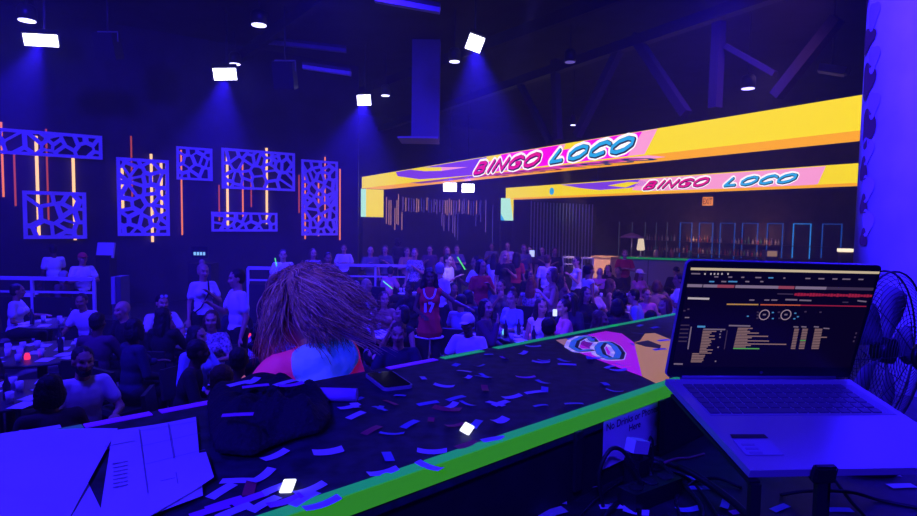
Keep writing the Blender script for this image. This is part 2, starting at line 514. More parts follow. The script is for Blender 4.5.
# ------------------------------------------------------------------ LED banners
YEL, ORA, MAG, PUR, PNK, CYA = (255, 222, 0), (255, 168, 0), (255, 12, 236), (126, 62, 232), (255, 160, 214), (46, 168, 232)
G_yel, G_ora, G_mag, G_pur, G_pnk, G_cya = [glow('led_' + n, c, 1.05) for n, c in
    (('yellow', YEL), ('orange', ORA), ('magenta', MAG), ('purple', PUR), ('pink', PNK), ('cyan', CYA))]
G_wht = glow('led_white', (255, 245, 250), 1.2)
G_nvy = glow('led_navy', (30, 16, 60), 1.0)
G_txm = glow('led_text_magenta', (226, 18, 140), 1.1)
G_mint = glow('led_mint', (190, 250, 225), 1.0)
M_case = mat('screen_case', (0.03, 0.028, 0.03), 0.6)
def pxpoly(mb, pl, pts, off, th=.004):
    mb.prism([pl.uv(x, y) for x, y in pts], th, pl, off)
def uvbox(pl, *pts):
    q = [pl.uv(*p) for p in pts]
    return q
# --- near banner
HF = -0.52                                                     # height of the face
L = NB.uv(905, 90)[0]
nb = thing('led_banner', 'long near LED banner with big lettering, yellow ends and orange underside', 'LED screen', NB.xyz(L / 2, HF, 0))
o0 = nb.location.copy()
UW = 1.15
bx = MB()
lo = [(0, 0), (L, 0), (L, HF), (0, HF)]
bx.prism(lo, UW, NB, -UW - .002)
bx.build('case', M_case, nb, o0)
f = MB(); f.prism(lo, .004, NB, 0); f.build('screen', G_yel, nb, o0)
top = lambda x: 177 - .1647 * (x - 362) + .6
bot = lambda x: 187.5 - .1163 * (x - 362) - .4
g = MB(); pxpoly(g, NB, [(396, top(396)), (487, top(487)), (484, 163), (474, 175), (440, bot(440)), (420, 179.3), (398, 176.2)], .006); g.build('purple_swoosh', G_pur, nb, o0)
g = MB(); pxpoly(g, NB, [(408, 169.4), (425, 167.4), (442, 167.2), (442, 170.8), (425, 171.2)], .012); g.build('yellow_streak', G_yel, nb, o0)
g = MB(); pxpoly(g, NB, [(442, 167.2), (468, 167.2), (442, 170.8)], .012); g.build('pink_streak', G_pnk, nb, o0)
g = MB(); pxpoly(g, NB, [(500, top(500)), (643, top(643)), (628, bot(628)), (470, bot(470)), (478, 168)], .006); g.build('magenta_field', G_mag, nb, o0)
g = MB(); pxpoly(g, NB, [(488, top(488)), (502, top(502)), (496, 160), (484, 163)], .012); g.build('yellow_patch', G_yel, nb, o0)
g = MB(); pxpoly(g, NB, [(566, top(566)), (584, top(584)), (580, 147), (563, 150)], .012); g.build('yellow_patch', G_yel, nb, o0)
g = MB(); pxpoly(g, NB, [(560, top(560)), (566, top(566)), (564, 150), (558, 152)], .012); g.build('pink_patch', G_pnk, nb, o0)
g = MB(); pxpoly(g, NB, [(643, top(643)), (658, top(658)), (645, bot(645)), (628, bot(628))], .012); g.build('pink_band', G_pnk, nb, o0)
u0, v0 = NB.uv(473, 175.5); u1, _ = NB.uv(545, 160)
v1 = v0 + .30
def word(pl, parent, o, s, px0, px1, v0, v1, col, py=160, skew=0.0, off=.02):
    a, b = pl.uv(px0, py)[0], pl.uv(px1, py)[0]
    h = v1 - v0
    bx = (a, v0, b, v1)
    r = (b - a)
    k = 1.0
    kw = dict(skew=skew, origin=o, shear=.5)
    d = (v1 - v0) * .14
    bx = (a, v0 + d, b, v1 - d)
    strokes(s, pl, bx, off, .82, G_wht, parent, 'lettering_outline', **kw)
    strokes(s, pl, bx, off + .006, .46, G_nvy, parent, 'lettering_shadow', dx=.06, dy=-.05, **kw)
    strokes(s, pl, bx, off + .012, .30, col, parent, 'lettering', **kw)
def vmid(pl, px, y0, y1): return pl.uv(px, y0)[1], pl.uv(px, y1)[1]
word(NB, nb, o0, 'BINGO', 473, 546, vmid(NB, 476, 175, 163)[0], vmid(NB, 476, 174.5, 162)[1], G_txm, 165, skew=.03)
word(NB, nb, o0, 'LOCO', 549, 642, vmid(NB, 554, 164, 150)[0], vmid(NB, 554, 162.5, 149.0)[1], G_cya, 152, skew=.05)
# underside carries the picture on, mirrored
UN = Plane(NB.xyz(0, HF, 0), NB.ex, back_n)                      # v runs away from the viewer, n points down
sgn = 1 if UN.n.z < 0 else -1
un = MB(); un.prism([(0, 0), (L, 0), (L, UW), (0, UW)], .004 * sgn, UN, .001 * sgn)
un.build('underside', G_ora, nb, o0)
a = UN.uv(640, 157)[0]
for nm, x0, x1, mm in (('underside_purple', 410, 472, glow('led_dull_purple', (150, 70, 170), .8)), ('underside_magenta', 472, 628, glow('led_dull_magenta', (236, 70, 190), .9)), ('underside_pink', 628, 648, G_pnk)):
    a, b = NB.uv(x0, bot(x0))[0], NB.uv(x1, bot(x1))[0]
    z = MB(); z.prism([(a, .0), (b, .0), (b, UW * .45), (a, UW * .45)], .004 * sgn, UN, .006 * sgn); z.build(nm, mm, nb, o0)
for s, x0, x1, cc_ in (('BINGO', 478, 546, glow('led_dull_red', (150, 20, 90), .8)), ('LOCO', 556, 640, glow('led_dull_blue', (20, 60, 110), .8))):
    a, b = NB.uv(x0, bot(x0))[0], NB.uv(x1, bot(x1))[0]
    strokes(s, UN, (a, .12 * UW, b, .6 * UW), .016 * sgn, .3, cc_, nb, 'mirrored_lettering', origin=o0)
# column screen under its far end
a, b = NB.uv(361.5, 190)[0], NB.uv(383.5, 190)[0]
cp = Plane(NB.xyz(0, HF - .01, .05), U)
w = cp.uv(383.5, 200)[0]; hb = cp.uv(372, 217)[1]
cs = thing('column_screen', 'upright yellow and mint screen under the far end of the near banner', 'LED screen', cp.xyz(w / 2, hb, 0))
o1 = cs.location.copy()
MB().prism([(0, 0), (w, 0), (w, hb), (0, hb)], -.3, cp, -.002).build('case', M_case, cs, o1)
MB().prism([(.0, -.01), (w * .22, -.01), (w * .22, hb), (0, hb)], .004, cp, 0).build('mint_strip', G_mint, cs, o1)
MB().prism([(w * .22, -.01), (w, -.01), (w, hb), (w * .22, hb)], .004, cp, 0).build('yellow_field', G_yel, cs, o1)
MB().prism([(w * .3, hb), (w * .7, hb), (w * .7, -CEIL), (w * .3, -CEIL)] if False else [(w * .1, hb), (w * .9, hb), (w * .9, hb - cp.xyz(0, hb).z), (w * .1, hb - cp.xyz(0, hb).z)], -.25, cp, -.01).build('post', M_wall, cs, o1)
# --- far banner
F0 = at(506, 188, 30.0); F1 = at(860, 163, 16.0)
zf = (F0.z + F1.z) / 2
F0 = C0 + ray(506, 188) * ((zf - CAMZ) / ray(506, 188).z)
F1 = C0 + ray(860, 163) * ((zf - CAMZ) / ray(860, 163).z)
FB = Plane(F0, F1 - F0)
LF = FB.uv(900, 165)[0]; HB = -.60
fb = thing('led_banner', 'short far LED banner hanging over the drinks bar, lettering at its middle', 'LED screen', FB.xyz(LF / 2, HB, 0))
o2 = fb.location.copy()
lo = [(0, 0), (LF, 0), (LF, HB), (0, HB)]
MB().prism(lo, -.7, FB, -.004).build('case', M_case, fb, o2)
MB().prism(lo, .004, FB, 0).build('screen', G_yel, fb, o2)
MB().prism([(0, HB * .86), (LF, HB * .86), (LF, HB), (0, HB)], .004, FB, .008).build('orange_edge', G_ora, fb, o2)
ft = lambda x: 188 - .0706 * (x - 506) + .8
g = MB(); pxpoly(g, FB, [(560, 184.6), (575, ft(575)), (640, ft(640)), (652, 184), (628, 188.0), (600, 190), (582, 188.2)], .006); g.build('purple_swoosh', G_pur, fb, o2)
g = MB(); pxpoly(g, FB, [(608, 185.6), (628, 182), (640, 182.2), (626, 187.5)], .012); g.build('yellow_streak', G_yel, fb, o2)
g = MB(); pxpoly(g, FB, [(640, ft(640)), (826, ft(826)), (818, 184), (806, 186), (650, 191), (632, 190)], .006); g.build('pink_field', G_pnk, fb, o2)
word(FB, fb, o2, 'BINGO', 642, 714, FB.uv(646, 190)[1], FB.uv(646, 181.0)[1], G_txm, 184, skew=.02)
word(FB, fb, o2, 'LOCO', 723, 803, FB.uv(727, 187)[1], FB.uv(727, 177.3)[1], G_cya, 180, skew=.02)
c = FB.uv(552, 191.2)
g = MB(); g.prism([(c[0] + .16 * math.cos(k * PI / 10), c[1] + .16 * math.sin(k * PI / 10)) for k in range(20)], .004, FB, .012); g.build('blue_dot', G_cya, fb, o2)
cp = Plane(at(501, 198, 29.0), U)
w = cp.uv(513.5, 205)[0]; hb = cp.uv(506, 220.5)[1]
cs = thing('column_screen', 'small upright screen at the far end of the far banner', 'LED screen', cp.xyz(w / 2, hb, 0))
o1 = cs.location.copy()
MB().prism([(0, 0), (w, 0), (w, hb), (0, hb)], -.2, cp, -.002).build('case', M_case, cs, o1)
MB().prism([(0, 0), (w * .72, 0), (w, hb), (0, hb)], .004, cp, 0).build('mint_field', G_mint, cs, o1)
MB().prism([(w * .72, 0), (w, 0), (w, hb)], .004, cp, 0).build('yellow_field', G_yel, cs, o1)
MB().prism([(0, hb * .7), (w * .3, hb), (0, hb)], .004, cp, .006).build('cyan_corner', G_cya, cs, o1)
MB().prism([(w * .1, hb), (w * .9, hb), (w * .9, hb - cp.xyz(0, hb).z), (w * .1, hb - cp.xyz(0, hb).z)], -.18, cp, -.01).build('post', M_wall, cs, o1)
# ------------------------------------------------------------------ lattice panels and amber tubes on the left wall
M_lat = mat('pale_lattice', (0.78, 0.78, 0.84), 0.55)
def clip(poly, a, b, c):
    """keep a*x+b*y<=c"""
    out = []
    for i in range(len(poly)):
        p, q = poly[i], poly[(i + 1) % len(poly)]
        dp, dq = a*p[0] + b*p[1] - c, a*q[0] + b*q[1] - c
        if dp <= 0: out.append(p)
        if dp * dq < 0:
            t = dp / (dp - dq)
            out.append((p[0] + t * (q[0] - p[0]), p[1] + t * (q[1] - p[1])))
    return out
def lattice(label, TL, TR, BL, cell, seed, strut=.055):
    PL = Plane(PW.xyz(0, 0, .14), U)
    u0, v1 = PL.uv(*TL); u1, va = PL.uv(*TR); ub, v0 = PL.uv(*BL)
    v1 = (v1 + va) / 2
    w, h = u1 - u0, v1 - v0
    r = random.Random(seed); pts = []
    n = max(6, int(w * h / (cell * cell)))
    for _ in range(n):
        best = None
        for _ in range(3):
            p = (r.uniform(0, w), r.uniform(0, h))
            d = min([math.hypot(p[0]-q[0], p[1]-q[1]) for q in pts] + [9])
            if best is None or d > best[0]: best = (d, p)
        pts.append(best[1])
    mb = MB(); fr = strut * 1.1
    t = thing('lattice_panel', label, 'wall panel', PL.xyz(u0 + w/2, v0), 0, 'pale lattice panels on the left wall')
    o = t.location.copy()
    for i, p in enumerate(pts):
        big = [(0, 0), (w, 0), (w, h), (0, h)]
        sm = [(fr, fr), (w - fr, fr), (w - fr, h - fr), (fr, h - fr)]
        for j, q in enumerate(pts):
            if i == j: continue
            a, b = q[0] - p[0], q[1] - p[1]
            L_ = math.hypot(a, b) or 1e-6
            a, b = a / L_, b / L_
            c = a * (p[0] + q[0]) / 2 + b * (p[1] + q[1]) / 2
            big = clip(big, a, b, c); sm = clip(sm, a, b, c - strut * r.uniform(.36, .95))
            if len(big) < 3: break
        if len(big) < 3: continue
        if len(sm) < 3:
            mb.prism([(u0 + x, v0 + y) for x, y in big], .05, PL); continue
        # ring between the cell and its hole: split by angle round the seed
        cx, cy = sum(x for x, y in sm) / len(sm), sum(y for x, y in sm) / len(sm)
        key = lambda q: math.atan2(q[1] - cy, q[0] - cx)
        angs = sorted([key(q) for q in big] + [key(q) for q in sm])
        def hit(poly, an):
            dx, dy = math.cos(an), math.sin(an); best = None
            for k in range(len(poly)):
                (x1, y1), (x2, y2) = poly[k], poly[(k + 1) % len(poly)]
                ex, ey = x2 - x1, y2 - y1
                den = dx * ey - dy * ex
                if abs(den) < 1e-9: continue
                t_ = ((x1 - cx) * ey - (y1 - cy) * ex) / den
                s_ = ((x1 - cx) * dy - (y1 - cy) * dx) / den
                if t_ > 0 and -1e-4 <= s_ <= 1 + 1e-4 and (best is None or t_ < best): best = t_
            return None if best is None else (cx + dx * best, cy + dy * best)
        ring = [(hit(big, a_), hit(sm, a_)) for a_ in angs]
        ring = [q for q in ring if q[0] and q[1]]
        m = len(ring)
        for k in range(m):
            (A, a_), (B, b_) = ring[k], ring[(k + 1) % m]
            q = [PL.xyz(u0 + A[0], v0 + A[1], .05), PL.xyz(u0 + B[0], v0 + B[1], .05), PL.xyz(u0 + b_[0], v0 + b_[1], .05), PL.xyz(u0 + a_[0], v0 + a_[1], .05)]
            mb.poly(q)
            mb.poly([PL.xyz(u0 + a_[0], v0 + a_[1], .05), PL.xyz(u0 + b_[0], v0 + b_[1], .05), PL.xyz(u0 + b_[0], v0 + b_[1], 0), PL.xyz(u0 + a_[0], v0 + a_[1], 0)])
    for a_, b_ in (((0, 0), (w, 0)), ((w, 0), (w, h)), ((w, h), (0, h)), ((0, h), (0, 0))):
        mb.poly([PL.xyz(u0 + a_[0], v0 + a_[1], 0), PL.xyz(u0 + b_[0], v0 + b_[1], 0), PL.xyz(u0 + b_[0], v0 + b_[1], .05), PL.xyz(u0 + a_[0], v0 + a_[1], .05)])
    mb.build('lattice', M_lat, t, o)
    for x, y in ((.03, .03), (w - .03, .03), (.03, h - .03), (w - .03, h - .03)):
        MB().beam(PL.xyz(u0 + x, v0 + y, .0), PL.xyz(u0 + x, v0 + y, -.136), .04, .04).build('bracket', M_steel, t, o)
lattice('long wide lattice panel at the top left of the wall', (-12, 126), (102, 137), (-12, 153), .27, 1, .075)
lattice('square lattice panel low on the wall, below the long wide one', (22, 190), (86, 193), (24, 239), .32, 2, .085)
lattice('tall lattice panel with three rows of bright amber dots', (116, 157), (168.5, 160.5), (119, 236), .27, 3, .08)
lattice('small square lattice panel high on the wall over one thin amber tube', (176, 146), (212, 149), (178, 179.5), .23, 4, .06)
lattice('upper large oblong lattice panel, bright tubes hanging out below it', (221, 147.5), (294.5, 153.5), (222, 188.5), .27, 5, .07)
lattice('low oblong lattice panel under the upper large one', (211, 211.5), (277, 213), (212, 231.5), .25, 6, .065)
lattice('tall lattice panel at the right end of the wall, near the screens', (301, 159), (337.5, 162), (302, 235.5), .25, 7, .07)
G_amb = glow('amber_bright', (255, 192, 138), 1.5)
G_amm = glow('amber_mid', (255, 128, 72), 1.0)
G_amd = glow('amber_dim', (190, 72, 62), .8)
M_cap = mat('tube_cap', (.05, .05, .05), .5)
TP = Plane(PW.xyz(0, 0, .07), U)
TUBES = [(1, 122, 197, 'm'), (14, 153, 206, 'd'), (36, 136, 238, 'b'), (46, 129, 222, 'd'), (73, 157, 240, 'b'),
         (131, 136, 198, 'd'), (122, 165, 209, 'b'), (151, 154, 242, 'b'), (161, 163, 219, 'b'), (181, 150, 235, 'm'),
         (219, 185, 221, 'd'), (227, 148, 227, 'b'), (242.5, 159, 217, 'm'), (251, 168, 207, 'd'), (266.5, 148, 224, 'b'),
         (299, 175, 213, 'd'), (305, 167, 239, 'm'), (318.5, 181, 236, 'm'), (325, 157, 221, 'm'), (340, 169, 240, 'm')]
CNT = {}
for k, (px, y0, y1, c) in enumerate(TUBES):
    CNT[c] = CNT.get(c, -1) + 1
    u, va = TP.uv(px, y0); _, vb = TP.uv(px + .035 * (y1 - y0) * max(0, (300 - px)) / 300, y1)
    t = thing('amber_tube', {'b': nth(CNT[c]) + ' bright amber light tube from the left on the panelled wall',
              'm': nth(CNT[c]) + ' orange light tube from the left on the panelled wall',
              'd': nth(CNT[c]) + ' dim red-orange light tube from the left on the panelled wall'}[c], 'light tube', TP.xyz(u, vb), 0,
              {'b': 'bright amber tubes on the left wall', 'm': 'orange tubes on the left wall', 'd': 'dim tubes on the left wall'}[c])
    r = {'b': .036, 'm': .024, 'd': .022}[c]
    MB().tube([(0, 0, 0), (0, 0, va - vb)], r, 8).build('tube', {'b': G_amb, 'm': G_amm, 'd': G_amd}[c], t)
    for z in (-.03, va - vb): MB().tube([(0, 0, z), (0, 0, z + .03)], r * 1.2, 8).build('end_cap', M_cap, t)
# cluster of thin tubes on the back wall
BP = Plane(PB.xyz(0, 0, .08), U)
G_thin = [glow('thin_tube_warm', (190, 130, 110), .9), glow('thin_tube_violet', (120, 86, 170), .8), glow('thin_tube_blue', (70, 56, 150), .8)]
def thin(px, y0, y1, c, lab, grp):
    CNT[grp] = CNT.get(grp, -1) + 1
    lab = lab % nth(CNT[grp])
    u, va = BP.uv(px, y0); _, vb = BP.uv(px, y1)
    o = MB().tube([(0, 0, 0), (0, 0, va - vb)], .022, 6).build('thin_light_tube', G_thin[c])
    o.location = BP.xyz(u, vb)
    tag(o, lab, 'light tube', grp)
for px, y0, y1 in ((386.5, 197, 224), (389, 200, 225), (391, 200, 225), (395, 208, 230), (397, 200, 224), (398.5, 194, 225), (402, 212, 230)):
    thin(px, y0, y1, 0, '%s long thin warm light tube from the left end of the back wall', 'long thin tubes on the back wall')
rr = random.Random(3)
px = 403.0
while px < 480:
    a = 196 + rr.random() * 3 + (px - 403) * .04
    thin(px, a, a + 12 + rr.random() * 3, rr.choice((0, 1, 1, 2)), '%s short thin violet tube from the left in the back wall upper row', 'short thin tubes in the upper row')
    px += 1.7 + rr.random() * 1.3
for px, y0, y1 in ((442, 213, 226), (444, 215, 231), (449, 213, 231), (453, 214, 233), (455, 216, 237), (458, 213, 240), (476, 214, 226), (481, 200, 222), (486, 200, 232), (493, 205, 243)):
    thin(px, y0, y1, rr.choice((1, 2, 1)), '%s thin violet tube from the left hanging low on the back wall', 'thin tubes low on the back wall')
# slatted metal screen right of the back wall
SP = Plane(at(531, 220, 27.5), U)
us = [SP.uv(531 + k * 3.22, 220)[0] for k in range(20)]
zb, zt = -SP.o.z, zf + HB - .12 - SP.o.z
t = thing('slat_screen', 'screen of upright metal slats right of the back wall, under the far banner', 'slat screen', SP.xyz((us[0] + us[-1]) / 2, zb))
o = t.location.copy()
mb = MB()
for u in us: mb.box(SP.xyz(u, (zb + zt) / 2), (.045, .03, zt - zb), Matrix((SP.ex, SP.n, SP.ez)).transposed())
mb.build('slats', mat('slat_metal', (.6, .56, .62), .3, metal=.5), t, o)
for v in (zb + .06, zt): MB().beam(SP.xyz(us[0], v), SP.xyz(us[-1], v), .14, .1).build('rail', M_steel, t, o)

# ------------------------------------------------------------------ the drinks bar at the far right
CB0 = at(603, 256, 24.0); CB1 = at(905, 264, 21.0); zc = CB0.z
CB1.z = zc
CP = Plane((CB0.x, CB0.y, 0), CB1 - CB0)
LC = (CB1 - CB0).length
t = thing('drinks_bar', 'long drinks bar with a green lit counter edge at the far right', 'bar', CP.xyz(LC / 2, 0))
o = t.location.copy()
MB().prism([(0, 0), (LC, 0), (LC, zc - .06), (0, zc - .06)], -.6, CP).build('front', mat('bar_front', (.22, .2, .26), .6), t, o)
MB().prism([(-.1, zc - .06), (LC, zc - .06), (LC, zc), (-.1, zc)], -.8, CP, .1).build('worktop', M_black, t, o)
MB().prism([(-.1, zc - .07), (LC, zc - .07), (LC, zc), (-.1, zc)], .03, CP, .1).build('lit_edge', glow('green_edge_far', (26, 170, 96), .55), t, o)
for k in range(1, 6):
    MB().prism([(LC * k / 6, 0), (LC * k / 6 + .03, 0), (LC * k / 6 + .03, zc - .1), (LC * k / 6, zc - .1)], .01, CP, 0).build('seam', M_black, t, o)
# blue framed shelf bays on the bar wall
SB = Plane(PR.xyz(0, 0, .1), PR.ex)
G_bl = [glow('bay_blue_dim', (70, 76, 100), .5), glow('bay_blue', (24, 84, 190), .7), glow('bay_blue_bright', (40, 140, 240), .9)]
bays = [(619, 631, 0), (632, 643, 0), (645, 653, 0), (656, 664, 0), (667, 678, 0), (680, 692, 1), (699, 713, 1), (720, 735, 1), (742, 758, 1), (767, 783, 1), (793, 811, 2), (822, 842, 1)]
t = thing('bottle_shelf', 'dark back-bar shelf wall with blue lit upright frames', 'bar shelf', SB.xyz(SB.uv(740, 222)[0], -SB.o.z))
o = t.location.copy()
zs = [SB.uv(740, y)[1] for y in (224, 262)]
for a, b, c in bays:
    ua, ub_ = SB.uv(a, 235)[0], SB.uv(b, 235)[0]
    z1 = SB.uv(a, 222 + (a - 620) * .008)[1]; z0 = SB.uv(a, 258)[1]
    mb = MB(); w = .035 if c else .025
    mb.prism([(ua, z0), (ua + w, z0), (ua + w, z1), (ua, z1)], .05, SB, 0)
    if c:
        mb.prism([(ub_ - w, z0), (ub_, z0), (ub_, z1), (ub_ - w, z1)], .05, SB, 0)
        mb.prism([(ua, z1 - w), (ub_, z1 - w), (ub_, z1), (ua, z1)], .05, SB, 0)
    mb.build('lit_frame', G_bl[c], t, o)
for y, nm in ((239.5, 'upper_shelf'), (250, 'lower_shelf')):
    a, b = SB.uv(640, y), SB.uv(850, y + 3)
    MB().prism([(a[0], a[1] - .04), (b[0], a[1] - .04), (b[0], a[1]), (a[0], a[1])], .25, SB, 0).build(nm, M_barwall, t, o)
zsh = SB.uv(640, 239.5)[1]; zsl = SB.uv(640, 250)[1]
bcol = [mat('bottle_amber', (.35, .16, .06), .15, emit=(.16, .06, .02), es=.0), mat('bottle_clear', (.6, .55, .5), .12), mat('bottle_green', (.08, .25, .1), .15), mat('bottle_red', (.4, .05, .05), .2)]
bme = MB().lathe([(.04, 0), (.045, .02), (.045, .17), (.016, .23), (.016, .31), (.02, .32)], seg=10).mesh('bottle', bcol[0])
bn = [-1, -1]
rr = random.Random(11)
for x0, x1, yy in ((645, 676, 0), (688, 726, 0), (733, 782, 0), (646, 690, 1), (700, 780, 1)):
    px = x0
    while px < x1:
        u = SB.uv(px, 240)[0]
        b = link('bottle', bme)
        b.scale = (1, 1, rr.uniform(.8, 1.25))
        b.location = SB.xyz(u, (zsh, zsl)[yy] + .004, .13)
        b.material_slots[0].link = 'OBJECT'; b.material_slots[0].material = bcol[rr.randrange(4)]
        bn[yy] += 1
        tag(b, nth(bn[yy]) + (' glass bottle from the left on the upper shelf of the back bar', ' glass bottle from the left on the lower shelf of the back bar')[yy], 'bottle', ('bottles on the upper back-bar shelf', 'bottles on the lower back-bar shelf')[yy])
        px += rr.uniform(2.2, 4.2)
lamp('SPOT', 'slat_fill', at(600, 176, 25.0), at(584, 210, 27.6), 900, BLUE, .1, 60, .8)  # blue spot added to brighten the slats, hangs on no fixture
# small warm lights: shelf lights that light the bottles, exit sign, till
lamp('POINT', 'shelf_glow', SB.xyz(SB.uv(700, 246)[0], zsh + .5, .9), None, 26, (1, .5, .3), .1)
lamp('POINT', 'shelf_glow', SB.xyz(SB.uv(765, 246)[0], zsh + .5, .9), None, 20, (1, .5, .35), .1)
lamp('POINT', 'counter_glow', CP.xyz(CP.uv(640, 250)[0], zc + .45, -.6), None, 12, (1, .7, .5), .1)
def counter_at(px): return CP.uv(px, 255)[0]
t = thing('counter_lamp', 'small bright white lamp standing on the bar counter, left end', 'lamp', CP.xyz(counter_at(640.5), zc, -.2))
MB().lathe([(.12, 0), (.12, .03), (.03, .05), (.03, .3)], seg=14).build('base', M_grey, t)
MB().lathe([(.12, .26), (.16, .3), (.1, .72)], seg=14).build('shade', glow('lamp_shade', (235, 210, 180), 1.0), t)
t = thing('counter_lamp', 'white lit box lamp on the bar counter, right end by the column', 'lamp', CP.xyz(counter_at(847), zc, -.2))
MB().box((0, 0, .2), (.4, .2, .4)).build('base', mat('lamp_wood', (.3, .2, .15), .6), t)
MB().box((0, 0, .46), (.46, .24, .12)).build('shade', glow('lamp_white', (255, 235, 205), 1.3), t)
t = thing('till', 'pale till with a lit panel on the bar counter, right of the bottles', 'till', CP.xyz(counter_at(771), zc, -.2))
MB().box((0, 0, .2), (.44, .3, .4)).build('body', mat('till_body', (.3, .24, .22), .5), t, bevel=.02)
MB().box((0, -.16, .27), (.36, .02, .2)).build('screen', glow('till_screen', (170, 130, 110), .7), t)
t = thing('parasol', 'small red and white parasol-like serving stand on the bar counter, left end', 'serving stand', CP.xyz(counter_at(631), zc, -.35))
MB().tube([(0, 0, 0), (0, 0, .8)], .025).build('pole', M_grey, t)
MB().lathe([(.5, .74), (.3, .86), (.03, .95)], seg=14).build('canopy', mat('parasol_red', (.5, .25, .25), .6), t)
for px, col in ((664, (0.02, .02, .02)), (690, (.1, .3, .12)), (656, (.5, .3, .2)), (672, (.3, .1, .06))):
    b = link('jug', MB().lathe([(.07, 0), (.09, .05), (.09, .22), (.05, .3)], seg=12).mesh('jug', mat('jug_%d' % px, col, .3)))
    b.location = CP.xyz(counter_at(px), zc, -.25)
    tag(b, {664: 'black jug on the bar counter, second from its left lamp', 690: 'green jug on the bar counter beside the laptop edge', 656: 'tan jug on the bar counter just right of the left lamp', 672: 'brown jug on the bar counter'}[px], 'jug')
# exit sign
XP = Plane(PR.xyz(0, 0, .3), PR.ex)
a, b = XP.uv(702, 206), XP.uv(713.5, 196.5)
t = thing('exit_sign', 'lit orange exit sign high on the wall over the bar', 'exit sign', XP.xyz((a[0] + b[0]) / 2, a[1]))
o = t.location.copy()
MB().prism([(a[0], a[1]), (b[0], a[1]), (b[0], b[1]), (a[0], b[1])], -.12, XP).build('case', M_blackpl, t, o)
MB().prism([(a[0] + .02, a[1] + .02), (b[0] - .02, a[1] + .02), (b[0] - .02, b[1] - .02), (a[0] + .02, b[1] - .02)], .005, XP).build('panel', glow('exit_glow', (255, 150, 70), 1.0), t, o)
MB().beam(XP.xyz((a[0] + b[0]) / 2, b[1] - .05, -.12), XP.xyz((a[0] + b[0]) / 2, b[1] - .05, -.32), .08, .08).build('bracket', M_blackpl, t, o)
fit_text('EXIT', XP, (a[0] + .06, a[1] + .1, b[0] - .06, b[1] - .1), .008, glow('exit_letters', (140, 20, 8), 1.0), t, 'lettering', offset=.02, shear=0, origin=o)
# tan door panel left of the bar
DP = Plane(at(592, 285, 22.0), PR.ex)
w = DP.uv(610, 270)[0]; hh = DP.uv(592, 257)[1]; zb = -DP.o.z
t = thing('side_counter', 'tan wooden counter block at the left end of the drinks bar', 'counter', DP.xyz(w / 2, zb))
o = t.location.copy()
M_tan = mat('tan_wood', (.55, .33, .2), .6, noise=.25, nscale=4)
MB().prism([(0, zb), (w, zb), (w, hh), (0, hh)], -.5, DP).build('body', M_tan, t, o)
MB().prism([(-.04, hh), (w + .04, hh), (w + .04, hh + .05), (-.04, hh + .05)], -.56, DP, .03).build('worktop', mat('tan_top', (.35, .22, .15), .5), t, o)
lamp('SPOT', 'counter_fill', DP.xyz(w / 2, hh + 3.2, 2.2), DP.xyz(w / 2, 0, 0), 1500, (1, .62, .38), .1, 40)  # unseen warm spot added to bring out the tan counter

# ------------------------------------------------------------------ pale rails, podium, lit display at the back of the floor
def rail(label, px0, px1, y0, y1, Y, posts=(0, 1), ysl=None):
    a = at(px0, y0, Y); b = at(px1, y0 if ysl is None else ysl, Y)
    b.z = a.z
    zl = at(px0, y1, Y).z
    t = thing('guard_rail', label, 'rail', ((a.x + b.x) / 2, Y, 0)); o = t.location.copy()
    MB().beam(a, b, .05, .07).build('top_bar', M_rail, t, o)
    MB().beam((a.x, a.y, zl), (b.x, b.y, zl), .035, .04).build('lower_bar', M_rail, t, o)
    for f in posts:
        p = a.lerp(b, f); MB().beam((p.x, p.y, 0), (p.x, p.y, p.z), .05, .05).build('post', M_rail, t, o)
    MB().box(((a.x + b.x) / 2, Y, zl / 2 - .05), (abs(b.x - a.x), .03, zl - .1)).build('infill', M_black, t, o)
    return t
rail('long pale guard rail at the left edge, people in white behind it', -30, 94, 277.5, 291, 11.6, (0, .5, 1))
rail('pale guard rail before the back wall, right of the big-haired woman', 336, 408, 265, 276, 15.5, (0, .55, 1))
rail('short pale rail between the woman hair and the left wall people', 248, 300, 268, 280, 13.8, (0, 1))
rail('small pale rail frame in front of the slats, left one', 563, 574, 257, 264, 21, (0, 1))
rail('small pale rail frame in front of the slats, right one', 582, 593, 258, 266, 20.5, (0, 1))
t = thing('podium', 'pale upright podium board beside the left guard rail', 'podium', (at(106, 256, 14.8).x, 14.8, 0))
zt = at(106, 243, 14.8).z
MB().box((0, 0, (zt - .3) / 2), (.35, .3, zt - .3)).build('stand', M_black, t)
MB().box((0, 0, zt - .18), (.42, .06, .38), Matrix.Rotation(-.25, 3, 'X')).build('board', M_panel, t)
t = thing('column_plinth', 'pale upright plinth board at the edge of the dark gap', 'plinth', (at(121, 290, 11).x, 11.0, 0))
zt = at(121, 276, 11).z
MB().box((0, 0, zt / 2), (.16, .3, zt)).build('body', mat('plinth_blue', (.07, .07, .1), .6), t)
MB().box((-.05, -.16, zt - .25), (.07, .02, .5)).build('pale_edge', mat('plinth_pale', (.35, .35, .4), .6), t)
t = thing('lit_display', 'small desk display glowing pale blue against the left wall', 'display', (at(200, 252, 15.5).x, 15.5, 0))
zt = at(200, 252, 15.5).z
MB().box((0, .2, zt / 2 - .15), (.6, .5, zt - .3)).build('desk', M_black, t)
MB().box((0, 0, zt), (.42, .06, .3)).build('screen', M_blackpl, t)
for k in range(4): MB().box((-.12 + k * .08, -.04, zt - .04), (.05, .02, .08)).build('lit_bar', glow('display_light', (130, 190, 255), 1.2), t)
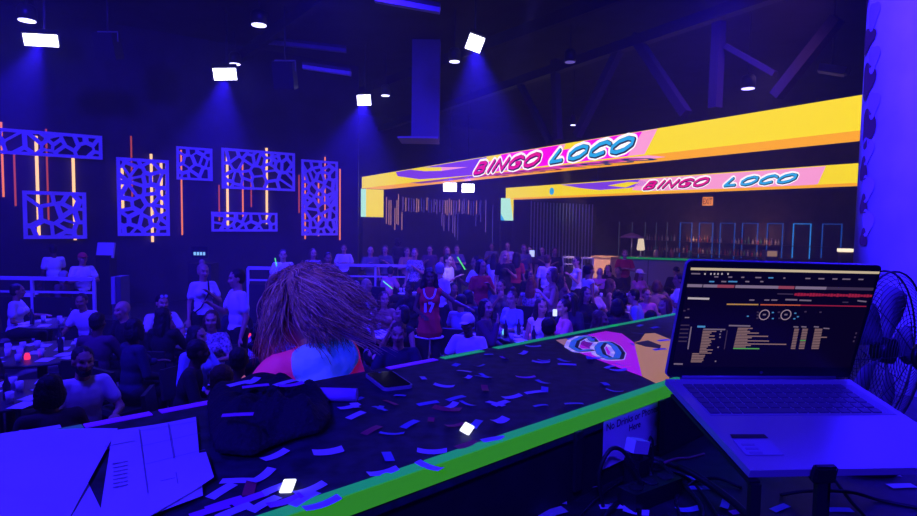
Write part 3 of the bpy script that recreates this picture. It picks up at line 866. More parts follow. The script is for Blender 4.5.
# ------------------------------------------------------------------ the booth: bar, desk
BZ = 2.03
A_ = Vector((-.23, .83, BZ)); E_ = Vector((.7395, .6731, 0)).normalized(); N_ = Vector((-E_.y, E_.x, 0))
BT = Plane(A_, E_, N_)                                           # bar top: u along the front edge, v away from the viewer
BW = .61
u_a, u_b = -1.7, 2.32
G_lime = mat('fluorescent_lime_tape', (.10, .5, .01), .6, emit=srgb(70, 205, 40), es=.34)
G_teal = mat('fluorescent_green_tape', (.05, .5, .06), .6, emit=srgb(26, 195, 128), es=.38)
M_bartop = mat('bar_top_black', (.03, .03, .05), .6, noise=.5, nscale=30, spec=.25)
bar = thing('bar_counter', 'long black booth bar edged with glowing green tape, littered with confetti', 'bar', BT.xyz(.3, .3, 0) - Vector((0, 0, BZ - .6)))
ob = bar.location.copy()
def bslab(u0, v0, u1, v1, z0, z1, name, m, parent=bar, o=ob, bevel=0):
    mb = MB()
    c = BT.xyz((u0 + u1) / 2, (v0 + v1) / 2); c.z = (z0 + z1) / 2
    mb.box(c, (u1 - u0, v1 - v0, z1 - z0), Matrix((E_, N_, Vector((0, 0, 1)))).transposed())
    return mb.build(name, m, parent, o, bevel)
bslab(u_a, 0, u_b, BW, BZ - .05, BZ, 'worktop', M_bartop)
bslab(u_a, .02, u_b, .06, .602, BZ - .05, 'front_panel', mat('bar_front_black', (.014, .013, .016), .6, noise=.4, nscale=10))
bslab(u_a, BW - .06, u_b, BW - .02, .602, BZ - .05, 'rear_panel', M_black)
bslab(u_a, -.003, u_b, .024, BZ, BZ + .002, 'green_tape', G_teal)['label'] = 'teal green tape along the top of the near edge'
bslab(u_a, -.006, u_b, -.002, BZ - .031, BZ + .001, 'green_tape', G_lime)['label'] = 'lime green tape down the near edge'
def bu(px, py): return BT.uv(px, py)
for x0, y0, x1, y1 in ((437, 357, 476, 349.5), (489, 347, 544, 336), (547, 336.5, 612, 324.5), (617, 327, 674, 313.5)):
    a, b = bu(x0, y0)[0], bu(x1, y1)[0]
    bslab(a, BW - .03, b, BW - .004, BZ, BZ + .002, 'green_tape', G_teal)['label'] = 'short green tape on the far edge'
for x0, y0, x1, y1, nm, m in ((48, 431, 82, 426, 'green_tape', mat('dull_green_tape', (.1, .35, .2), .5, emit=srgb(30, 100, 110), es=.25)),
                              (84, 426, 150, 413, 'violet_tape', mat('violet_tape', (.5, .1, .8), .5, emit=srgb(80, 10, 225), es=.4)),
                              (160, 412, 212, 402, 'violet_tape', mat('violet_tape', (.5, .1, .8), .5)),
                              (383, 367, 430, 358, 'violet_tape', mat('violet_tape', (.5, .1, .8), .5))):
    a, b = bu(x0, y0)[0], bu(x1, y1)[0]
    bslab(a, BW - .028, b, BW - .002, BZ, BZ + .002, nm, m)
for px in (599.5, 663.5):
    q = bu(px, 424 if px < 620 else 389)[0]
    bslab(q - .012, -.014, q + .012, -.0065, BZ - .16, BZ - .03, 'black_strap', M_rubber)
# printed graphic on the bar top
def ink(n, c, e=.35): return mat('ink_' + n, srgb(*c), .5, emit=srgb(*c), es=e)  # emission stands in for the banners' light on the print
def onbar(pts, h, name, m, parent=bar, o=ob):
    mb = MB(); mb.prism([bu(*p) for p in pts], h, BT, .0005)
    return mb.build(name, m, parent, o)
onbar([(574, 351), (642, 376.5), (634, 343), (622, 334), (606, 331.5), (588, 335)], .0012, 'magenta_print', ink('magenta', (226, 30, 190)))
onbar([(642, 376.5), (659, 385), (669, 381), (671, 340), (655, 333.5), (645, 334), (640, 341), (634, 343)], .0012, 'orange_print', ink('orange', (226, 160, 84), .42))
onbar([(556, 340.5), (566, 339), (580, 347), (573, 351)], .0012, 'tan_print', ink('tan', (205, 150, 110)))
onbar([(566, 339), (588, 335), (606, 345), (590, 349)], .0012, 'violet_print', ink('violet', (70, 40, 190), .3))
onbar([(634, 343.5), (648, 341), (661, 346), (660, 349), (645, 347)], .0022, 'dark_print', ink('dark', (24, 14, 60), .1))
QB = [(560, 350), (628, 367.5), (618, 344), (580, 333)]              # the lettering's corners
def quadletters(s, stroke, h, m, name, dx=0.0, dy=0.0):
    q = [Vector(bu(*c)) for c in QB]; mb = MB(); tot = sum(ADV[c] for c in s); x = 0.0
    def f(a, b):
        return (q[0] * (1 - a) + q[1] * a) * (1 - b) + (q[3] * (1 - a) + q[2] * a) * b + Vector((dx, dy))
    for c in s:
        for st in LETTERS[c]:
            pts = [f((x + a * ADV[c] * .84 + .08) / tot, .12 + .76 * b) for a, b in st]
            for p, s_ in zip(pts, pts[1:]):
                d = (s_ - p).normalized(); e = Vector((-d.y, d.x)) * stroke
                mb.poly([BT.xyz(k.x, k.y, h) for k in (p - e, s_ - e, s_ + e, p + e)])
            for p in pts: mb.poly([BT.xyz(p.x + stroke * math.cos(k * PI / 6), p.y + stroke * math.sin(k * PI / 6), h) for k in range(12)])
        x += ADV[c]
    mb.build(name, m, bar, ob)
quadletters('CO', .025, .0024, ink('white', (205, 190, 235), .3), 'lettering_outline')
quadletters('CO', .016, .0030, ink('navy', (16, 24, 70), .2), 'lettering_shadow', .004, -.004)
quadletters('CO', .0095, .0036, ink('blue', (60, 130, 205), .3), 'lettering')
# booth desk in front of the bar, one step lower
DZ = 1.83
desk = thing('booth_desk', 'black booth desk below the near edge of the bar, strewn with cables', 'desk', BT.xyz(.5, -.36) - Vector((0, 0, BZ - .6)))
od = desk.location.copy()
bslab(-1.7, -.68, 2.3, .018, DZ - .04, DZ, 'desktop', mat('desk_black', (.022, .02, .026), .5, noise=.5, nscale=25), desk, od)
for u in (-1.6, .3, 2.2): bslab(u - .02, -.64, u + .02, -.02, .602, DZ - .04, 'side_panel', M_black, desk, od)

# ------------------------------------------------------------------ sign on the bar front
FP = Plane(A_ + N_ * -.003 - Vector((0, 0, 0)), E_)               # plane of the bar's front edge
FS = Plane(A_ + N_ * -.0005, E_)
s0 = FS.uv(603, 418); s1 = FS.uv(660, 398); s2 = FS.uv(603, 466); s3 = FS.uv(659, 446)
su0, su1 = (s0[0] + s2[0]) / 2, (s1[0] + s3[0]) / 2
sv1, sv0 = -.034, (s2[1] + s3[1]) / 2
sg = thing('paper_sign', 'white paper sign with black lettering hung below the green edge', 'sign', FS.xyz((su0 + su1) / 2, sv0))
os_ = sg.location.copy()
MB().prism([(su0, sv0), (su1, sv0), (su1, sv1), (su0, sv1)], .0012, FS, .0).build('sheet', mat('sign_paper', (.8, .78, .8), .7), sg, os_)
sw, sh = su1 - su0, sv1 - sv0
M_inkb = mat('black_ink', (.01, .01, .012), .6)
fit_text('No Drinks or Phones', FS, (su0 + .04 * sw, sv1 - .22 * sh, su1 - .06 * sw, sv1 - .07 * sh), .002, M_inkb, sg, 'lettering', offset=.012, shear=0, origin=os_)
fit_text('Here', FS, (su0 + .42 * sw, sv1 - .42 * sh, su0 + .62 * sw, sv1 - .28 * sh), .002, M_inkb, sg, 'lettering', offset=.012, shear=0, origin=os_)

# ------------------------------------------------------------------ papers, jacket, phone, rolled paper on the bar
M_paper = mat('white_paper', (.8, .8, .82), .7, noise=.06, nscale=6)
M_line = mat('grey_print', (.30, .28, .36), .7)
def sheet(pts, z, label, lines):
    q = [bu(*p) for p in pts]
    cu, cv = sum(a for a, b in q) / 4, sum(b for a, b in q) / 4
    t = thing('paper_sheet', label, 'paper', BT.xyz(cu, cv, z)); o = t.location.copy()
    n = 8; mb = MB(); r = random.Random(label)
    g = []
    for j in range(n + 1):
        row = []
        for i in range(n + 1):
            a, b = i / n, j / n
            u = (q[0][0]*(1-a) + q[1][0]*a) * (1-b) + (q[3][0]*(1-a) + q[2][0]*a) * b
            v = (q[0][1]*(1-a) + q[1][1]*a) * (1-b) + (q[3][1]*(1-a) + q[2][1]*a) * b
            row.append(mb.bm.verts.new(BT.xyz(u, v, z + .0012 * math.sin(a * 5 + b * 3 + len(label)))))
        g.append(row)
    for j in range(n):
        for i in range(n): mb.face([g[j][i], g[j][i+1], g[j+1][i+1], g[j+1][i]], True)
    mb.build('sheet', M_paper, t, o)
    for nm, segs in lines:
        lb = MB()
        for (x0, y0, x1, y1, w) in segs:
            p, s = Vector(bu(x0, y0)), Vector(bu(x1, y1))
            d = (s - p).normalized(); e = Vector((-d.y, d.x)) * w / 2
            lb.poly([BT.xyz(*(k), z + .0022) for k in (p - e, s - e, s + e, p + e)])
        lb.build(nm, M_line, t, o)
    return t
sheet([(-80, 560), (125, 560), (60, 425), (-80, 447)], .002, 'blank white paper sheet at the far left end of the bar', [])
sheet([(-40, 470), (70, 520), (118, 431), (20, 432)], .005, 'blank white paper sheet lying over another, left part of the bar', [])
sheet([(96, 545), (203, 500), (196, 421), (113, 435)], .008, 'printed white paper sheet with a table beside the black jacket',
      [('printed_lines', [(140, 436, 198, 426, .0015), (140, 452, 200, 438, .0015), (146, 470, 205, 455, .0015), (139, 434, 148, 500, .0015), (168, 428, 178, 490, .0015)]),
       ('print_lettering', [(113, 470 + k * 4, 128, 467 + k * 4, .004) for k in range(7)] + [(112, 470 + k * 0, 118, 469, .003), (150, 490, 175, 484, .003), (105, 452, 135, 446, .003)])])
sheet([(150, 525), (214, 484), (206, 458), (150, 470)], .011, 'small printed paper sheet sticking out by the black jacket', [])
# jacket: a soft heap
jk_out = [(201, 404), (212, 389), (240, 383.5), (270, 384), (300, 385), (322, 389), (335, 408), (337, 428), (325, 440), (296, 446), (272, 456), (250, 468), (208, 466), (203, 440)]
jq = [Vector(bu(*p)) for p in jk_out]
cz = sum(jq, Vector((0, 0))) / len(jq)
mb = MB(); rings = []; NR = 9
r = random.Random(5)
for k in range(NR + 1):
    f = k / NR; row = []
    M_ = len(jq) * 4
    for i in range(M_):
        a = i / 4; i0 = int(a); t_ = a - i0
        p = jq[i0 % len(jq)] * (1 - t_) + jq[(i0 + 1) % len(jq)] * t_
        q = cz + (p - cz) * (1 - f * .97)
        ang = math.atan2(q.y - cz.y, q.x - cz.x)
        h = .045 * math.sin(min(1, f * 2.6) * PI / 2) + .012 * math.sin(ang * 5 + f * 6) * min(1, f * 3) + .010 * math.sin(ang * 9 - f * 11) * min(1, f * 3) + .012 * math.sin(q.x * 40 + q.y * 25) * min(1, f * 3)
        row.append(mb.bm.verts.new(BT.xyz(q.x, q.y, max(.001, h))))
    rings.append(row)
for a, b in zip(rings, rings[1:]):
    for i in range(len(a)): mb.face([a[i], a[(i+1) % len(a)], b[(i+1) % len(a)], b[i]], True)
mb.face(rings[-1], True)
mb.face(rings[0][::-1])
jk = mb.build('jacket', mat('black_cloth', (.012, .011, .016), .85, bump=.6, nscale=60))
tag(jk, 'black jacket heaped on the bar between the papers and the phone', 'jacket'); centre(jk)
jk.modifiers.new('s', 'SUBSURF').render_levels = 1
# phone
pc = [Vector(bu(*p)) for p in ((363, 377), (391, 371.5), (414, 387.5), (386.5, 395))]
c = sum(pc, Vector((0, 0))) / 4
ax = ((pc[3] - pc[0]) + (pc[2] - pc[1])); ang = math.atan2(ax.y, ax.x)
t = thing('phone', 'black phone with a pale rim lying on the bar near the woman', 'phone', BT.xyz(c.x, c.y, .0006), math.atan2(E_.y, E_.x) + ang)
def rrect(w, h, r, n=5):
    out = []
    for cx_, cy_, a0 in ((w/2-r, h/2-r, 0), (-w/2+r, h/2-r, PI/2), (-w/2+r, -h/2+r, PI), (w/2-r, -h/2+r, 3*PI/2)):
        out += [(cx_ + r * math.cos(a0 + k * PI/2/n), cy_ + r * math.sin(a0 + k * PI/2/n)) for k in range(n + 1)]
    return out
FL = Plane((0, 0, 0), (1, 0, 0), (0, 1, 0))
MB().prism(rrect(.158, .078, .013), .008, FL, 0).build('case', mat('phone_rim', (.35, .34, .4), .35), t, bevel=.001)
MB().prism(rrect(.150, .070, .010), .0008, FL, .0082).build('screen', mat('phone_glass', (.004, .004, .006), .08), t)
MB().lathe([(.004, .009), (.004, .0094)], (-.068, 0, 0), 12).build('camera_dot', mat('lens_dot', (.3, .3, .4), .2), t)
# rolled paper
a, b = bu(318, 401), bu(357, 402)
o = MB().tube([BT.xyz(a[0], a[1], .016), BT.xyz(b[0], b[1], .016)], .0155, 14).build('paper_roll', mat('violet_paper', (.55, .35, .8), .6))
tag(o, 'rolled violet paper tube on the bar in front of the woman', 'paper roll'); centre(o)

# ------------------------------------------------------------------ confetti
CM = {'w': mat('confetti_white', (.7, .7, .75), .6), 'p': mat('confetti_violet', (.6, .12, .6), .6), 'r': mat('confetti_red', (.55, .04, .1), .6), 'b': mat('confetti_blue', (.25, .3, .6), .6)}
CN = {'w': 'white', 'p': 'violet', 'r': 'red', 'b': 'blue'}
cmesh = []
for k in range(5):
    rr = random.Random(k); mb = MB(); curl = rr.uniform(-.002, .004); n = 5; rows = []
    for i in range(n + 1):
        x = (i / n - .5)
        z = .0006 + abs(curl) * (4 * x * x if curl > 0 else (1 - 4 * x * x))
        rows.append([mb.bm.verts.new((x * .054, s * .0085, z + s * .0006)) for s in (-1, 1)])
    for p, q in zip(rows, rows[1:]): mb.face([p[0], q[0], q[1], p[1]], True)
    cmesh.append(mb.mesh('confetti_strip', CM['w']))
def confetti(pos, ang, c, where, grp, sx=1.0, sy=1.0, k=None):
    o = link('confetti_strip', cmesh[rnd.randrange(5) if k is None else k])
    o.location = pos; o.rotation_euler = (rnd.uniform(-.04, .04), rnd.uniform(-.02, .02), ang); o.scale = (sx, sy, 1)
    o.material_slots[0].link = 'OBJECT'; o.material_slots[0].material = CM[c]
    tag(o, CN[c] + ' paper confetti strip ' + where, 'confetti', CN[c] + ' confetti ' + grp)
    return o
def cbar(px, py, deg, c='w', sx=1.0, sy=1.0, k=None, z=.0015):
    """strip whose long side reads deg in the bar's own frame"""
    u, v = bu(px, py)
    zone = 'by the papers and jacket' if px < 300 else 'by the green near edge' if v < .2 else 'around the phone' if px < 420 else 'by the printed lettering' if px > 535 else 'on the middle of the bar top'
    return confetti(BT.xyz(u, v, z), math.atan2(E_.y, E_.x) + math.radians(deg), c, 'lying ' + zone, zone, sx, sy, k)
for a in ((432, 453, -42), (429, 468, -80), (383, 474, -10), (372, 431, 20, 'r'), (328, 453, -20, 'w', 1, 1.6), (275, 457, 15), (276, 490, 10), (310, 491, 5), (305, 500, 20, 'w', 1, 1),
          (322, 506, 0, 'w', 1.1), (239, 428, -35, 'p'), (118, 445, 20, 'p'), (342, 393, 10), (349, 408, 0), (356, 416, 20), (444, 387, -60), (485, 390, 50, 'r'), (535, 393, -20), (501, 404, 5),
          (500, 422, 0, 'w', .7, 1.4), (494, 440, -15), (476, 425, 30, 'b'), (512, 398, -10), (541, 363, -55), (567, 365, -50), (523, 354, 20), (533, 347, -40), (598, 359, -40, 'b'), (618, 371, -30, 'w'),
          (590, 341, 10, 'w', 1, 1), (660, 350, -20, 'b'), (664, 341, -20, 'w'), (655, 328, 0, 'b'), (640, 326, 10, 'b'), (238, 482, -40), (250, 500, 5, 'p'), (222, 492, 30), (225, 505, 0, 'p'), (265, 505, 20),
          (285, 503, 0, 'p'), (262, 478, 30), (210, 512, 0, 'p'), (250, 489, 60, 'r'), (235, 512, 10), (468, 446, 0, 'r', 1, 1.2), (428, 404, -10, 'b'), (447, 410, -60, 'r', 1.2, 1.4), (456, 399, 0, 'b'), (410, 425, 20, 'b')):
    cbar(*a)
for _ in range(54):
    px, py = rnd.uniform(350, 640), rnd.uniform(330, 470)
    u, v = bu(px, py)
    if v < .05 or v > BW - .05: continue
    cbar(px, py, rnd.uniform(0, 180), rnd.choice('wwbbbpr'), rnd.uniform(.5, 1), rnd.uniform(.7, 1.1))
# on the jacket
for px, py, dg, c in ((240, 392, 10, 'w'), (252, 390, 40, 'w'), (285, 391, 15, 'w'), (291, 394, -10, 'p'), (238, 429, -30, 'p'), (256, 395, -20, 'p')):
    p = BT.xyz(*bu(px, py + 22), .066)
    o = confetti(p, math.atan2(E_.y, E_.x) + math.radians(dg), c, 'lying on the black jacket', 'on the jacket', 1, 1)
# two white squares; the lamplight on them is put in as emission
for px, py, dg, lab in ((467, 433, 30, 'white confetti square, lamplit glow painted in, on the middle of the bar'), (288, 491.5, 15, 'white confetti square, lamplit glow painted in, by the green near edge')):
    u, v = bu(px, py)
    t = MB().prism(rrect(.022, .023, .002, 2), .0012, FL, 0).build('confetti_square', glow('lamplit_white', (232, 236, 255), 1.6))
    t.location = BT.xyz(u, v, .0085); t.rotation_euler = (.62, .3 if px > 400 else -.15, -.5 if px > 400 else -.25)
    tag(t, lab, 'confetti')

# ------------------------------------------------------------------ laptop
LO = Vector((.3728, 1.056, 2.1732)); LW, LD, LH, LID = .3594, .2653, .2205, 1.6042
LM = Matrix.Rotation(.1121, 3, 'Z') @ Matrix.Rotation(.2175, 3, 'X') @ Matrix.Rotation(.0198, 3, 'Y')
lt = thing('laptop', 'open silver laptop running music software on a black stand', 'laptop', LO)
def L_(x, y, z): return LM @ Vector((x, y, z))
M_alu = mat('laptop_silver', (.40, .40, .45), .38, metal=.25)
MB().box(L_(LW / 2, -LD / 2, -.0065), (LW, LD, .011), LM).build('base', M_alu, lt, bevel=.003)
dk = Plane((0, 0, 0), LM @ Vector((1, 0, 0)), LM @ Vector((0, 1, 0)))
MB().prism([(.018, -.125), (LW - .014, -.125), (LW - .014, -.022), (.018, -.022)], .0006, dk, -.0009).build('key_bed', mat('key_bed', (.30, .30, .34), .5), lt)
kb = MB(); kw = (LW - .036) / 17
for rw in range(6):
    y = -.120 + rw * .0165
    x = .02
    while x < LW - .02:
        w = kw * (1 if rw else (1 if not (.075 < x < .16) else 5))
        if x + w > LW - .016: break
        kb.box(L_(x + w / 2 - .0008, y + .007, .0008), (w - .0035, .0128, .0022), LM); x += w
kb.build('keyboard', mat('laptop_keys', (.12, .12, .15), .5), lt)
def deck(px, py):
    P_ = Plane(LO, dk.ex, dk.ez); return P_.uv(px, py)
def deckpoly(pts, h, name, m):
    mb = MB(); mb.prism([deck(*p) for p in pts], h, dk, 0); return mb.build(name, m, lt)
deckpoly([(730, 434.5), (764, 434.5), (768, 438), (732, 438)], .0006, 'dark_sticker', mat('sticker_dark', (.03, .03, .04), .4))
deckpoly([(733, 440), (770, 440), (784, 455), (746, 455)], .0004, 'pale_sticker', mat('sticker_pale', (.42, .42, .5), .5))
for k in range(3):
    deckpoly([(741 + k * 4, 444 + k * 4), (754 + k * 4, 444 + k * 4), (755 + k * 4, 446 + k * 4), (742 + k * 4, 446 + k * 4)], .0007, 'sticker_print', mat('sticker_ink', (.3, .3, .38), .5))
ez_l = LM @ Vector((0, math.cos(LID), math.sin(LID)))
LP = Plane(LO + LM @ Vector((0, .0, .002)), LM @ Vector((1, 0, 0)), ez_l)
lid0 = Plane(LP.o - LO, LP.ex, LP.ez)
MB().prism([(u + LW / 2, v + LH / 2) for u, v in rrect(LW, LH, .009)], .006, lid0, -.0075).build('lid', M_alu, lt)
MB().prism([(u + LW / 2, v + LH / 2) for u, v in rrect(LW - .002, LH - .002, .009)], .0012, lid0, -.0014).build('bezel', mat('bezel_black', (.006, .006, .008), .45), lt)
MB().tube([lid0.xyz(.03, .0, -.004), lid0.xyz(LW - .03, .0, -.004)], .0055, 10).build('hinge', mat('hinge_grey', (.2, .2, .22), .4), lt)
MB().prism([(.008, .022), (LW - .008, .022), (LW - .008, LH - .010), (.008, LH - .010)], .0005, lid0, .0002).build('display', mat('display_black', (.003, .003, .005), .3, emit=srgb(10, 3, 34), es=.6), lt)
UI = {}
def ui(c, x0, y0, x1, y1, th):
    p, q = Vector(LP.uv(x0, y0)), Vector(LP.uv(x1, y1))
    d = (q - p)
    if d.length < 1e-5: return
    d.normalize(); e = Vector((-d.y, d.x)) * th * .00088
    mb = UI.setdefault(c, MB())
    mb.poly([lid0.xyz(*k, .0010) for k in (p - e, q - e, q + e, p + e)])
def uring(c, x, y, r0, r1):
    p = Vector(LP.uv(x, y)); mb = UI.setdefault(c, MB()); n = 20
    for k in range(n):
        a, b = 2*PI*k/n, 2*PI*(k+1)/n
        mb.poly([lid0.xyz(p.x + r * .00182 * math.cos(t), p.y + r * .00182 * math.sin(t), .0010) for r, t in ((r0, a), (r1, a), (r1, b), (r0, b))])
r = random.Random(21)
ui('cream', 690.5, 268.6, 879, 272.6, 2.5)
ui('grey', 691, 273.4, 700, 273.6, 1.3)
for x in (704, 710, 713.5, 717, 721, 727): ui('white', x, 273.7, x + 1.4, 273.7, 1.8)
for x, w, c in ((714, 4, 'grey'), (728, 4, 'grey'), (741, 3, 'grey'), (755, 6, 'grey'), (768, 5, 'blue'), (783, 2, 'grey'), (805, 5, 'grey'), (818, 6, 'grey'), (832, 5, 'grey'), (842, 8, 'grey'), (858, 5, 'grey')):
    ui(c, x, 276.6 + (x - 714) * .018, x + w, 276.6 + (x + w - 714) * .018, 1.3)
for x, w, c in ((709, 5, 'blue'), (721, 5, 'grey'), (728, 9, 'blue'), (745, 4, 'grey'), (760, 3, 'grey')):
    ui(c, x, 281.3, x + w, 281.5, 1.4)
for x0, x1, c in ((687, 702, 'lilac'), (703, 717, 'lilac'), (717, 734, 'rose'), (735, 778, 'lilac'), (778, 794, 'rose'), (795, 826, 'lilac'), (826, 873, 'dim')):
    ui(c, x0, 285.3 + (x0 - 687) * .02, x1, 285.3 + (x1 - 687) * .02, 3.0)
ui('dim', 777, 293.6, 793, 294, 1.2)
for x in range(794, 870, 3): ui('red', x, 294.2 + (x - 794) * .02, x + 2.6, 294.2 + (x - 791) * .02, 2.2 + r.random() * 1.6)
ui('white', 687.5, 298, 709, 298.6, 2.0)
for x, w in ((749, 5), (764, 5), (771, 4), (774, 3)): ui('grey', x, 299.8, x + w, 299.9, 1.3)
ui('grey', 785, 299.4, 797, 299.7, 1.6); ui('grey', 799, 300.0, 811, 300.4, 1.5); ui('dim', 842, 302, 848, 302.1, 1.2); ui('grey', 857, 300.5, 866, 301.5, 1.4)
ui('gold', 726.5, 304, 758, 304.4, 1.3); ui('orange', 760, 304.5, 800, 305, 1.2); ui('red', 800, 305, 866, 306.2, 1.1)
for x in (764, 785.6):
    uring('ring', x, 314.6, 4.6, 5.5); ui('grey', x - 1.5, 314.4, x + 1.5, 314.4, 1.6)
for x, y in ((746.5, 316), (771.5, 312.3), (771.5, 318.3), (794, 313), (793, 318.5), (796.5, 316.5)): ui('blue', x, y, x + 2, y, 1.3)
for x, y in ((756.5, 312), (756.5, 315), (756, 318), (777.5, 312), (778, 318), (804, 311.5), (819, 312), (683, 310.5), (687, 309)): ui('dim', x, y, x + 2.2, y, 1.5)
ui('grey', 684.5, 317.3, 689, 317.3, 1.2)
for k in range(5): ui('dim', 680.5 - k * .6, 325 + k * 4, 689 - k * .6, 325 + k * 4, 1.3)
ui('grey', 691, 326.5, 687.6, 349, 1.3)
ui('blue', 697, 326.3, 705, 326.5, 2.0); ui('grey', 703, 329, 725, 329.3, 1.4)
for k in range(15):
    y = 331 + k * 1.55; x = 702.5 - k * .25
    ui('tan', x, y, x + r.uniform(6, 14), y + .1, 1.15)
for k in range(6):
    y = 353.5 + k * 1.6; ui('tan', 692 - k * .3, y, 697 + r.uniform(0, 8), y, 1.2)
for x, y in ((720, 331), (719, 334), (719, 337), (717, 347), (714.5, 361)): ui('grey', x, y, x + 1.5, y, 1.5)
ui('dim', 727, 330, 724, 349, 1.0)
ui('grey', 728.5, 325.3, 750, 325.8, 1.5)
for k in range(14):
    y = 328 + k * 1.55; x = 737.5 - k * .35
    w = {3: 22, 5: 32, 8: 34, 10: 52, 13: 26}.get(k, r.uniform(9, 17))
    ui('green' if k == 13 else 'tan', x, y, x + w, y + w * .012, 1.15)
for cx_, w in ((794, 4.5), (802, 5.5), (814.5, 7.5)):
    for k in range(13):
        y = 329 + k * 1.6
        ui('green' if (k == 7 and cx_ == 802) else 'tan', cx_ - k * .30, y, cx_ - k * .30 + w + (k == 5 and cx_ > 810) * 6, y + .05, 1.1)
    ui('grey', cx_ - 1, 326.5, cx_ + 4, 326.8, 1.3)
ui('grey', 823, 328, 829, 328.4, 1.2); ui('grey', 673.5, 363.6, 682.5, 363.8, 1.6)
for y in (333, 337, 341): ui('dim', 855 - (y - 333) * .3, y, 856.5 - (y - 333) * .3, y, 2)
UC = {'cream': (206, 186, 156), 'grey': (120, 104, 128), 'white': (190, 178, 186), 'blue': (70, 140, 200), 'lilac': (130, 112, 142), 'rose': (150, 66, 92), 'dim': (62, 48, 80), 'red': (160, 30, 66),
      'gold': (190, 140, 80), 'orange': (200, 90, 60), 'ring': (165, 140, 160), 'tan': (140, 108, 112), 'green': (90, 170, 90)}
for c, mb in UI.items(): mb.build('screen_lettering', glow('ui_' + c, UC[c], .85), lt)
MB().tube([lid0.xyz(LW * .5, .011, .0003), lid0.xyz(LW * .5, .011, .0009)], .003, 12).build('badge', mat('badge', (.1, .1, .12), .4), lt)
# stand
st = thing('laptop_stand', 'black metal laptop stand with upright posts and front hooks under the laptop', 'laptop stand', Vector((LO.x + .18, LO.y - .12, DZ)))
os2 = st.location.copy()
M_std = mat('stand_black', (.008, .008, .010), .5)
def G_(x, y, z): return LO + L_(x, y, z)
for x, w, hook in ((.006, .012, 0), (.104, .034, 1), (.30, .034, 1)):
    f = G_(x, -LD - .006, -.0165); bk = G_(x, -.03, -.0165)
    MB().beam(f, bk, .016, .005).build('arm', M_std, st, os2)
    if hook: MB().box(G_(x, -LD - .0075, -.003), (w, .012, .026), LM).build('hook', M_std, st, os2, bevel=.003)
    MB().beam((f.x, f.y, f.z), (f.x, f.y, DZ), .014, .010).build('post', M_std, st, os2)
    if x > .2: MB().beam((bk.x, bk.y, bk.z), (bk.x, bk.y, DZ), .014, .010).build('post', M_std, st, os2)
    MB().beam((f.x, f.y, DZ + .006), (bk.x, bk.y, DZ + .006), .022, .010).build('foot', M_std, st, os2)
a, b = G_(.006, -.12, -.0225), G_(.30, -.12, -.0225)
MB().beam(a, b, .014, .006).build('cross_bar', M_std, st, os2)

# ------------------------------------------------------------------ cables and clutter on the desk
def dpt(px, py, h=.0):
    return atz(px, py, DZ + h)
M_cab = mat('cable_black', (.010, .009, .012), .5)
def cable(pts, rad, label, m=M_cab):
    P = [dpt(x, y, h + rad) for x, y, h in pts]
    sm = []
    for i in range(len(P) - 1):
        p0, p1, p2, p3 = P[max(i-1, 0)], P[i], P[i+1], P[min(i+2, len(P)-1)]
        for k in range(6):
            t_ = k / 6
            sm.append(.5 * ((2*p1) + (-p0+p2)*t_ + (2*p0-5*p1+4*p2-p3)*t_*t_ + (-p0+3*p1-3*p2+p3)*t_*t_*t_))
    sm.append(P[-1])
    o = MB().tube(sm, rad, 8).build('cable', m); centre(o)
    return tag(o, label, 'cable', 'cables on the booth desk')
cable([(700, 540, 0), (700, 505, .0), (672, 475, .02), (655, 462, .03), (640, 470, .02), (628, 492, .0), (600, 520, 0)], .006, 'thick black cable arching up the middle of the desk heap')
cable([(760, 530, 0), (738, 506, .01), (712, 486, .02), (690, 472, .03), (668, 463, .03), (652, 458, .03)], .008, 'thickest black cable running from the heap to the laptop post')
cable([(603, 506, .0), (599, 474, .08), (610, 450, .13), (624, 452, .12), (638, 476, .06), (646, 500, .0)], .0045, 'black cable looping in front of the sign')
cable([(560, 540, 0), (590, 505, .0), (620, 482, .01), (655, 470, .02), (690, 480, .0), (720, 520, 0)], .004, 'thin black cable crossing the left half of the desk')
cable([(640, 540, 0), (640, 500, .0), (650, 480, .02), (646, 462, .03)], .005, 'black cable standing up behind the paper scraps')
cable([(690, 540, 0), (676, 500, .0), (690, 484, .0), (716, 478, .01), (742, 488, 0)], .004, 'thin black cable curling right beside the stand post')
cable([(780, 495, 0), (808, 491, .02), (850, 492, .02), (880, 500, .0), (930, 510, .0)], .004, 'thin black cable under the laptop behind the hook')
cable([(835, 480, .02), (850, 500, .01), (868, 520, 0), (880, 545, 0)], .004, 'thin black cable dropping right of the hook')
cable([(664, 463, .05), (676, 459, .06), (690, 458, .05), (704, 454, .04)], .0035, 'dull violet-red cable end lying above the heap', mat('cable_red', (.35, .06, .14), .5))
def deskbox(px, py, size, rz, label, name, cat, m, h=0, parts=None):
    p = dpt(px, py, h)
    t = thing(name, label, cat, p, rz)
    MB().box((0, 0, size[2] / 2 + .0006), size).build('case', m, t, bevel=min(size) * .12)
    return t
t = deskbox(650, 500, (.16, .05, .04), .6, 'black power strip under the cable heap', 'power_strip', 'power strip', M_blackpl)
for k in range(3): MB().lathe([(.016, .0405), (.016, .043)], (-.05 + k * .05, 0, 0), 14).build('socket', M_rubber, t)
ad = deskbox(636, 488, (.045, .04, .072), .74, 'black plug block standing on the desk below the sign', 'plug_block', 'plug', M_blackpl)
MB().box((0, 0, .078), (.02, .02, .0128)).build('plug', M_rubber, ad)
w = thing('power_adapter', 'white power adapter resting on the black plug block before the sign', 'adapter', ad.location + Vector((0, 0, .0852)), .55)
MB().box((0, 0, .016), (.05, .028, .03), Matrix.Rotation(.25, 3, 'Y')).build('body', M_white, w, bevel=.004)
MB().box((.03, 0, .012), (.012, .018, .014), Matrix.Rotation(.25, 3, 'Y')).build('plug', M_blackpl, w, bevel=.002)
